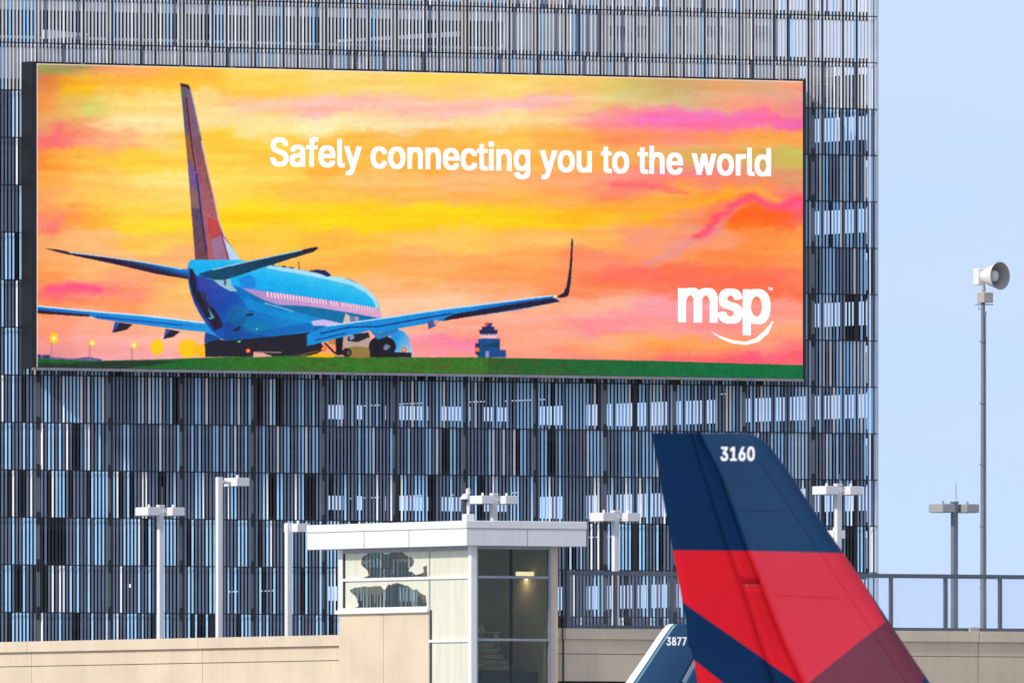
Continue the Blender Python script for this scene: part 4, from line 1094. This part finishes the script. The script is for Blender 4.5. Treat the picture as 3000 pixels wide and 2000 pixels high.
# ------------------------------------------------------------------ airliners (the fins show above the frame's lower edge)
def half_planes(poly):
    a = sum(poly[i][0] * poly[(i + 1) % len(poly)][1] - poly[(i + 1) % len(poly)][0] * poly[i][1] for i in range(len(poly)))
    if a < 0: poly = poly[::-1]
    r = []
    for i in range(len(poly)):
        (xa, ya), (xb_, yb) = poly[i], poly[(i + 1) % len(poly)]
        d = math.hypot(xb_ - xa, yb - ya); n = (-(yb - ya) / d, (xb_ - xa) / d)
        r.append((n[0], n[1], n[0] * xa + n[1] * ya))
    return r
def livery(name, base, layers, rough=0.32, gloss=True):
    m, t, p = new_mat(name)
    N, L = t.nodes, t.links
    tc = N.new('ShaderNodeTexCoord'); 
    cur = None
    no = N.new('ShaderNodeTexNoise'); no.inputs['Scale'].default_value = 0.9; no.inputs['Detail'].default_value = 5
    L.new(tc.outputs['Object'], no.inputs['Vector'])
    for poly, col in layers:
        val = None
        for nx, nz, c in half_planes(poly):
            d = N.new('ShaderNodeVectorMath'); d.operation = 'DOT_PRODUCT'; d.inputs[1].default_value = (nx, 0, nz)
            L.new(tc.outputs['Object'], d.inputs[0])
            g_ = N.new('ShaderNodeMath'); g_.operation = 'GREATER_THAN'; g_.inputs[1].default_value = c
            L.new(d.outputs['Value'], g_.inputs[0])
            if val is None: val = g_.outputs[0]
            else:
                mu = N.new('ShaderNodeMath'); mu.operation = 'MULTIPLY'
                L.new(val, mu.inputs[0]); L.new(g_.outputs[0], mu.inputs[1]); val = mu.outputs[0]
        mx = N.new('ShaderNodeMix'); mx.data_type = 'RGBA'
        L.new(val, mx.inputs['Factor'])
        if cur is None: mx.inputs['A'].default_value = (*base, 1)
        else: L.new(cur, mx.inputs['A'])
        mx.inputs['B'].default_value = (*col, 1)
        cur = mx.outputs['Result']
    mr = N.new('ShaderNodeMapRange'); mr.inputs['To Min'].default_value = 0.9; mr.inputs['To Max'].default_value = 1.1
    L.new(no.outputs[0], mr.inputs['Value'])
    vs = N.new('ShaderNodeVectorMath'); vs.operation = 'SCALE'
    if cur is None: vs.inputs[0].default_value = base
    else: L.new(cur, vs.inputs[0])
    L.new(mr.outputs[0], vs.inputs['Scale']); L.new(vs.outputs[0], p.inputs['Base Color'])
    r2 = N.new('ShaderNodeMapRange'); r2.inputs['To Min'].default_value = rough - 0.08; r2.inputs['To Max'].default_value = rough + 0.12
    L.new(no.outputs[0], r2.inputs['Value']); L.new(r2.outputs[0], p.inputs['Roughness'])
    p.inputs['Coat Weight'].default_value = 0.0; p.inputs['Specular Tint'].default_value = (0.35, 0.72, 1.0, 1); p.inputs['Coat Roughness'].default_value = 0.25
    p.inputs['Specular IOR Level'].default_value = 0.6 if gloss else 0.05
    return m
def interp(tab, py):
    tab = sorted(tab)
    return float(np.interp(py, [a for a, _ in tab], [b for _, b in tab]))
def surface(root, name, mat, rows, xa, xb_, half, n=12, off=(0, 0)):
    """closed two-sided skin; xa(py)->xb(py) chord columns in photo pixels, half(s,py)-> half thickness, at rows py"""
    mb = MB(); pts = []
    for py in rows:
        a, b = xa(py), xb_(py)
        for i in range(n + 1):
            s = i / n; px = a + (b - a) * s
            pts.append((px, py, half(s, py)))
    front = [root['tx'](px, py, -h) for px, py, h in pts]; back = [root['tx'](px, py, h) for px, py, h in pts]
    nr = len(rows); fs = []; W_ = n + 1; o_ = len(front)
    for j in range(nr - 1):
        for i in range(n):
            q = (j*W_+i, j*W_+i+1, (j+1)*W_+i+1, (j+1)*W_+i)
            fs.append(q); fs.append(tuple(o_ + v for v in reversed(q)))
    rim = [j*W_ for j in range(nr)] + [(nr-1)*W_+i for i in range(1, W_)] + [j*W_+n for j in range(nr - 2, -1, -1)] + [i for i in range(n - 1, 0, -1)]
    for k in range(len(rim)):
        a, b = rim[k], rim[(k + 1) % len(rim)]
        fs.append((a, b, o_ + b, o_ + a))
    mb.poly(front + back, fs, 0, True)
    return mb.build(name, mat, root['obj'])
def airframe(root, x_tail, length, r, zc_, nose, mat_f):
    """body below the frame: tube, wings, tailplanes, engines and wheels (local x is the heading if nose=1)"""
    s = nose
    prof = [(0, 0.12), (1.5, 0.55), (4, 1.15), (8, r * 0.97), (10, r), (length - 6, r), (length - 3, r * 0.85), (length - 1, r * 0.5), (length, 0.05)]
    MB().lathe((x_tail, 0, zc_), (s, 0, 0), prof, 20).build('fuselage', mat_f, root)
    cx = x_tail + s * length * 0.52
    for q in (-1, 1):
        MB().poly([(cx + s*3, q*r*0.7, zc_-0.9),(cx - s*3.5, q*r*0.7, zc_-0.9),(cx - s*5.2, q*15, zc_),(cx - s*3.8, q*15, zc_),(cx + s*3, q*r*0.7, zc_-0.5),(cx - s*3.5, q*r*0.7, zc_-0.7),(cx - s*5.2, q*15, zc_+0.1),(cx - s*3.8, q*15, zc_+0.15)],
                  [(0,1,2,3),(7,6,5,4),(0,3,7,4),(1,0,4,5),(2,1,5,6),(3,2,6,7)]).build('wing', M['fuse_white'], root)
        tx = x_tail + s * 2.2
        MB().poly([(tx + s*2.2, q*0.5, zc_+0.5),(tx - s*0.8, q*0.5, zc_+0.5),(tx - s*1.9, q*5.6, zc_+1.0),(tx - s*0.6, q*5.6, zc_+1.0),(tx + s*2.2, q*0.5, zc_+0.7),(tx - s*0.8, q*0.5, zc_+0.6),(tx - s*1.9, q*5.6, zc_+1.08),(tx - s*0.6, q*5.6, zc_+1.1)],
                  [(0,1,2,3),(7,6,5,4),(0,3,7,4),(1,0,4,5),(2,1,5,6),(3,2,6,7)]).build('tailplane', M['fuse_white'], root)
        MB().lathe((cx + s*4.2, q*5, zc_-1.9), (-s, 0, 0), [(0, 0.75), (0.3, 0.95), (2.2, 0.9), (3.6, 0.6), (3.6, 0)], 16).build('engine', M['fuse_white'], root)
        MB().bar((cx - s*1.5, q*2.6, 0.55), (cx - s*1.5, q*2.6, zc_ - 0.8), 0.12).bar((cx - s*1.5, q*2.6 - 0.2, 0.55), (cx - s*1.5, q*2.6 + 0.2, 0.55), 0.55, 18).build('main_wheel', M['tyre'], root)
    MB().bar((x_tail + s*(length-5), 0, 0.4), (x_tail + s*(length-5), 0, zc_ - 1.0), 0.09).bar((x_tail + s*(length-5), -0.18, 0.4), (x_tail + s*(length-5), 0.18, 0.4), 0.4, 18).build('nose_wheel', M['tyre'], root)

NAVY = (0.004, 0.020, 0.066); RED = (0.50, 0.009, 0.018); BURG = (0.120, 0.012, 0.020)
def fin_number(root, txt, pl, pr, pb, cap, half, name='digit'):
    def fx(u, v):
        px = pl + u * (pr - pl); py = pb - v * cap
        return root['tx'](px, py, -half(px, py) - 0.012)
    place_text(txt, 1.06, 0.024, fx, name, M['digits'], root['obj'])

# --- near fin, numbered 3160, nose to the right
A1Y = 430.0; PSI1 = math.radians(-14)
a1 = thing('airliner', (xat(2200, A1Y), A1Y, 0), 'airliner nearest the camera, tall navy, red and maroon tail fin numbered 3160', 'airplane', PSI1)
r1 = {'obj': a1, 'tx': lambda px, py, y: ((xat(px, A1Y) - xat(2200, A1Y)) / math.cos(PSI1), y, zat(py, A1Y))}
LE = [(1267,2180),(1270,2195),(1276,2212),(1285,2230),(1298,2246),(1316,2262),(1345,2284),(1399,2322),(1508,2392),(1619,2469),(1737,2548),(1813,2598),(1913,2663),(2000,2722),(2090,2785)]
TE = [(1267,1915),(1352,1933),(1482,1955),(1611,1982),(1737,2006),(1840,2025),(1890,2028),(1898,2036),(1930,2045),(2000,2058),(2090,2078)]
HL = [(1267,2036),(1352,2060),(1618,2147),(1735,2190),(1965,2265),(2090,2306)]
BD = [(1267,2052),(1300,2066),(1385,2112),(1610,2192),(1690,2226),(1760,2252),(1880,2300),(1965,2342),(2090,2395)]
rows1 = sorted(set([1267,1270,1276,1285,1298,1316,1345,1399,1450,1508,1560,1619,1680,1737,1775,1813,1850,1880,1890,1898,1913,1930,1965,2000,2045,2090]))
P1 = lambda l: [((xat(px, A1Y) - xat(2200, A1Y)) / math.cos(PSI1), zat(py, A1Y)) for px, py in l]
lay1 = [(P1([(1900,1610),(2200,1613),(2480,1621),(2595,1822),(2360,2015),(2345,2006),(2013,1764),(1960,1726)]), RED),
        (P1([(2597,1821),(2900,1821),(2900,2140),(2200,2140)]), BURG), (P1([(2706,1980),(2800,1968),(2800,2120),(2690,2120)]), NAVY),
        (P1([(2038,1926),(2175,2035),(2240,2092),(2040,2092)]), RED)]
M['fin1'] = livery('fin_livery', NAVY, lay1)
M['rud1'] = livery('livery_no_sheen', NAVY, lay1, rough=0.6, gloss=False)     # same livery, sky sheen left out to paint the rudder darker
TH1 = lambda py: 0.10 + 0.14 * (py - 1267) / 800
def half_fin(s, py):        # s 0 at the rear edge of the fixed fin, 1 at the leading edge
    return TH1(py) * max(0.02, (0.80 + 0.20 * math.sin(min(s, 0.6) / 0.6 * math.pi / 2)) * math.sqrt(max(0.0, 1 - max(0, (s - 0.55) / 0.45) ** 2.2)))
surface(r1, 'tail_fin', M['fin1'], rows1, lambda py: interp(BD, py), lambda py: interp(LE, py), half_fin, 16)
def half_shroud(s, py): return TH1(py) * (0.62 - 0.10 * s) + 0.10 * (1 - s)
for y0, y1, mt in ((1267, 1711, 'rud1'), (1711, 1719, 'fin1'), (1719, 2090, 'rud1')):  # dull paint deepens the band's shade; glossy sliver makes its light line
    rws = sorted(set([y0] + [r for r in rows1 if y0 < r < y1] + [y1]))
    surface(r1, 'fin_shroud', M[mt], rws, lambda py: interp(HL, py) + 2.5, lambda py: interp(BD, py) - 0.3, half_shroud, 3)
surface(r1, 'hinge_highlight', M['fin1'], rows1, lambda py: interp(HL, py) - 0.8, lambda py: interp(HL, py) + 2.4, lambda s, py: half_shroud(0, py) + 0.02 * math.sin(math.pi * s), 4)  # glossy strip added to draw the highlight along the hinge
# rudder, turned a little so its trailing edge swings towards the viewer
def half_rud(s, py): return 0.015 + TH1(py) * 0.74 * (s ** 0.8)
rud = surface(r1, 'rudder', M['rud1'], rows1, lambda py: interp(TE, py), lambda py: interp(HL, py) - 0.5, half_rud, 8)
for v in rud.data.vertices:
    py = HOR - (v.co.z - EYE) * F / A1Y
    hx = (xat(interp(HL, py), A1Y) - xat(2200, A1Y)) / math.cos(PSI1)
    v.co.y -= (hx - v.co.x) * math.tan(math.radians(13))
def fin_s(px, py):
    a, b = interp(BD, py), interp(LE, py); return min(max((px - a) / (b - a), 0), 1)
def strip(l, w, mat, name):
    mb = MB()
    for (xa, ya), (xb_, yb) in zip(l[:-1], l[1:]):
        d = math.hypot(xb_ - xa, yb - ya); nx, ny = -(yb - ya) / d * w / 2, (xb_ - xa) / d * w / 2
        mb.poly([r1['tx'](x, y, -half_fin(fin_s(x, y), y) - 0.006) for x, y in ((xa + nx, ya + ny), (xb_ + nx, yb + ny), (xb_ - nx, yb - ny), (xa - nx, ya - ny))], [(0, 1, 2, 3)])
    mb.build(name, mat, a1)
off_le = [(interp(LE, y) - 62, y) for y in range(1350, 2080, 40)]
strip(off_le, 1.8, M['rud1'], 'panel_seam')
strip([(x, 1492 + (x - 2150) * 0.05) for x in range(2160, 2330, 34)], 1.6, M['rud1'], 'panel_seam')
strip([(x, 1742 + (x - 2250) * 0.05) for x in range(2262, 2500, 34)], 1.6, M['rud1'], 'panel_seam')
fin_number(r1, '3160', 2116, 2215, 1348, 40, lambda px, py: TH1(py) * 1.0)
# fine panel line across the fin
airframe(a1, P1([(2000,2000)])[0][0] - 1.2, 33.0, 1.95, 3.75, 1, M['fuse_white'])
# --- far fin, numbered 3877, nose to the left
A2Y = 590.0
a2 = thing('airliner', (xat(2060, A2Y), A2Y, 0), 'airliner beyond, navy fin numbered 3877 with white leading edge peeking out behind', 'airplane', 0)
r2 = {'obj': a2, 'tx': lambda px, py, y: (xat(px, A2Y) - xat(2060, A2Y), y, zat(py, A2Y))}
LO = [(1827,1966),(1829,1956),(1834,1949),(1842,1942),(1862,1927),(1930,1881),(2000,1832),(2120,1748)]
LI = [(1827,1975),(1834,1967),(1842,1961),(1862,1947),(1930,1902),(2000,1855),(2120,1773)]
HL2 = [(1827,2112),(1925,2036),(2000,1996),(2120,1934)]
T2 = [(1827,2188),(1925,2150),(2000,2120),(2120,2075)]
rows2 = [1827,1829,1834,1842,1862,1895,1930,1965,2000,2060,2120]
M['fin2'] = livery('fin_livery_far', (0.014, 0.042, 0.10), [])
TH2 = lambda py: 0.16 + 0.10 * (py - 1827) / 250
surface(r2, 'leading_edge', M['le_white'], rows2, lambda py: interp(LO, py), lambda py: interp(LI, py), lambda s, py: 0.012 + TH2(py) * 0.75 * math.sqrt(s), 5)
surface(r2, 'tail_fin', M['fin2'], rows2, lambda py: interp(LI, py) + 0.3, lambda py: max(interp(HL2, py), interp(LI, py) + 20), lambda s, py: TH2(py) * (0.76 + 0.24 * math.sin(math.pi * min(s, 0.9))), 10)
surface(r2, 'rudder', M['fin2'], rows2, lambda py: interp(HL2, py) + 4, lambda py: interp(T2, py), lambda s, py: 0.012 + TH2(py) * 0.8 * (1 - s), 6)
fin_number(r2, '3877', 1953, 2011, 1889, 24, lambda px, py: TH2(py) * 1.0)
airframe(a2, xat(2150, A2Y) - xat(2060, A2Y) + 1.5, 36.0, 1.95, 3.9, -1, M['fuse_white'])
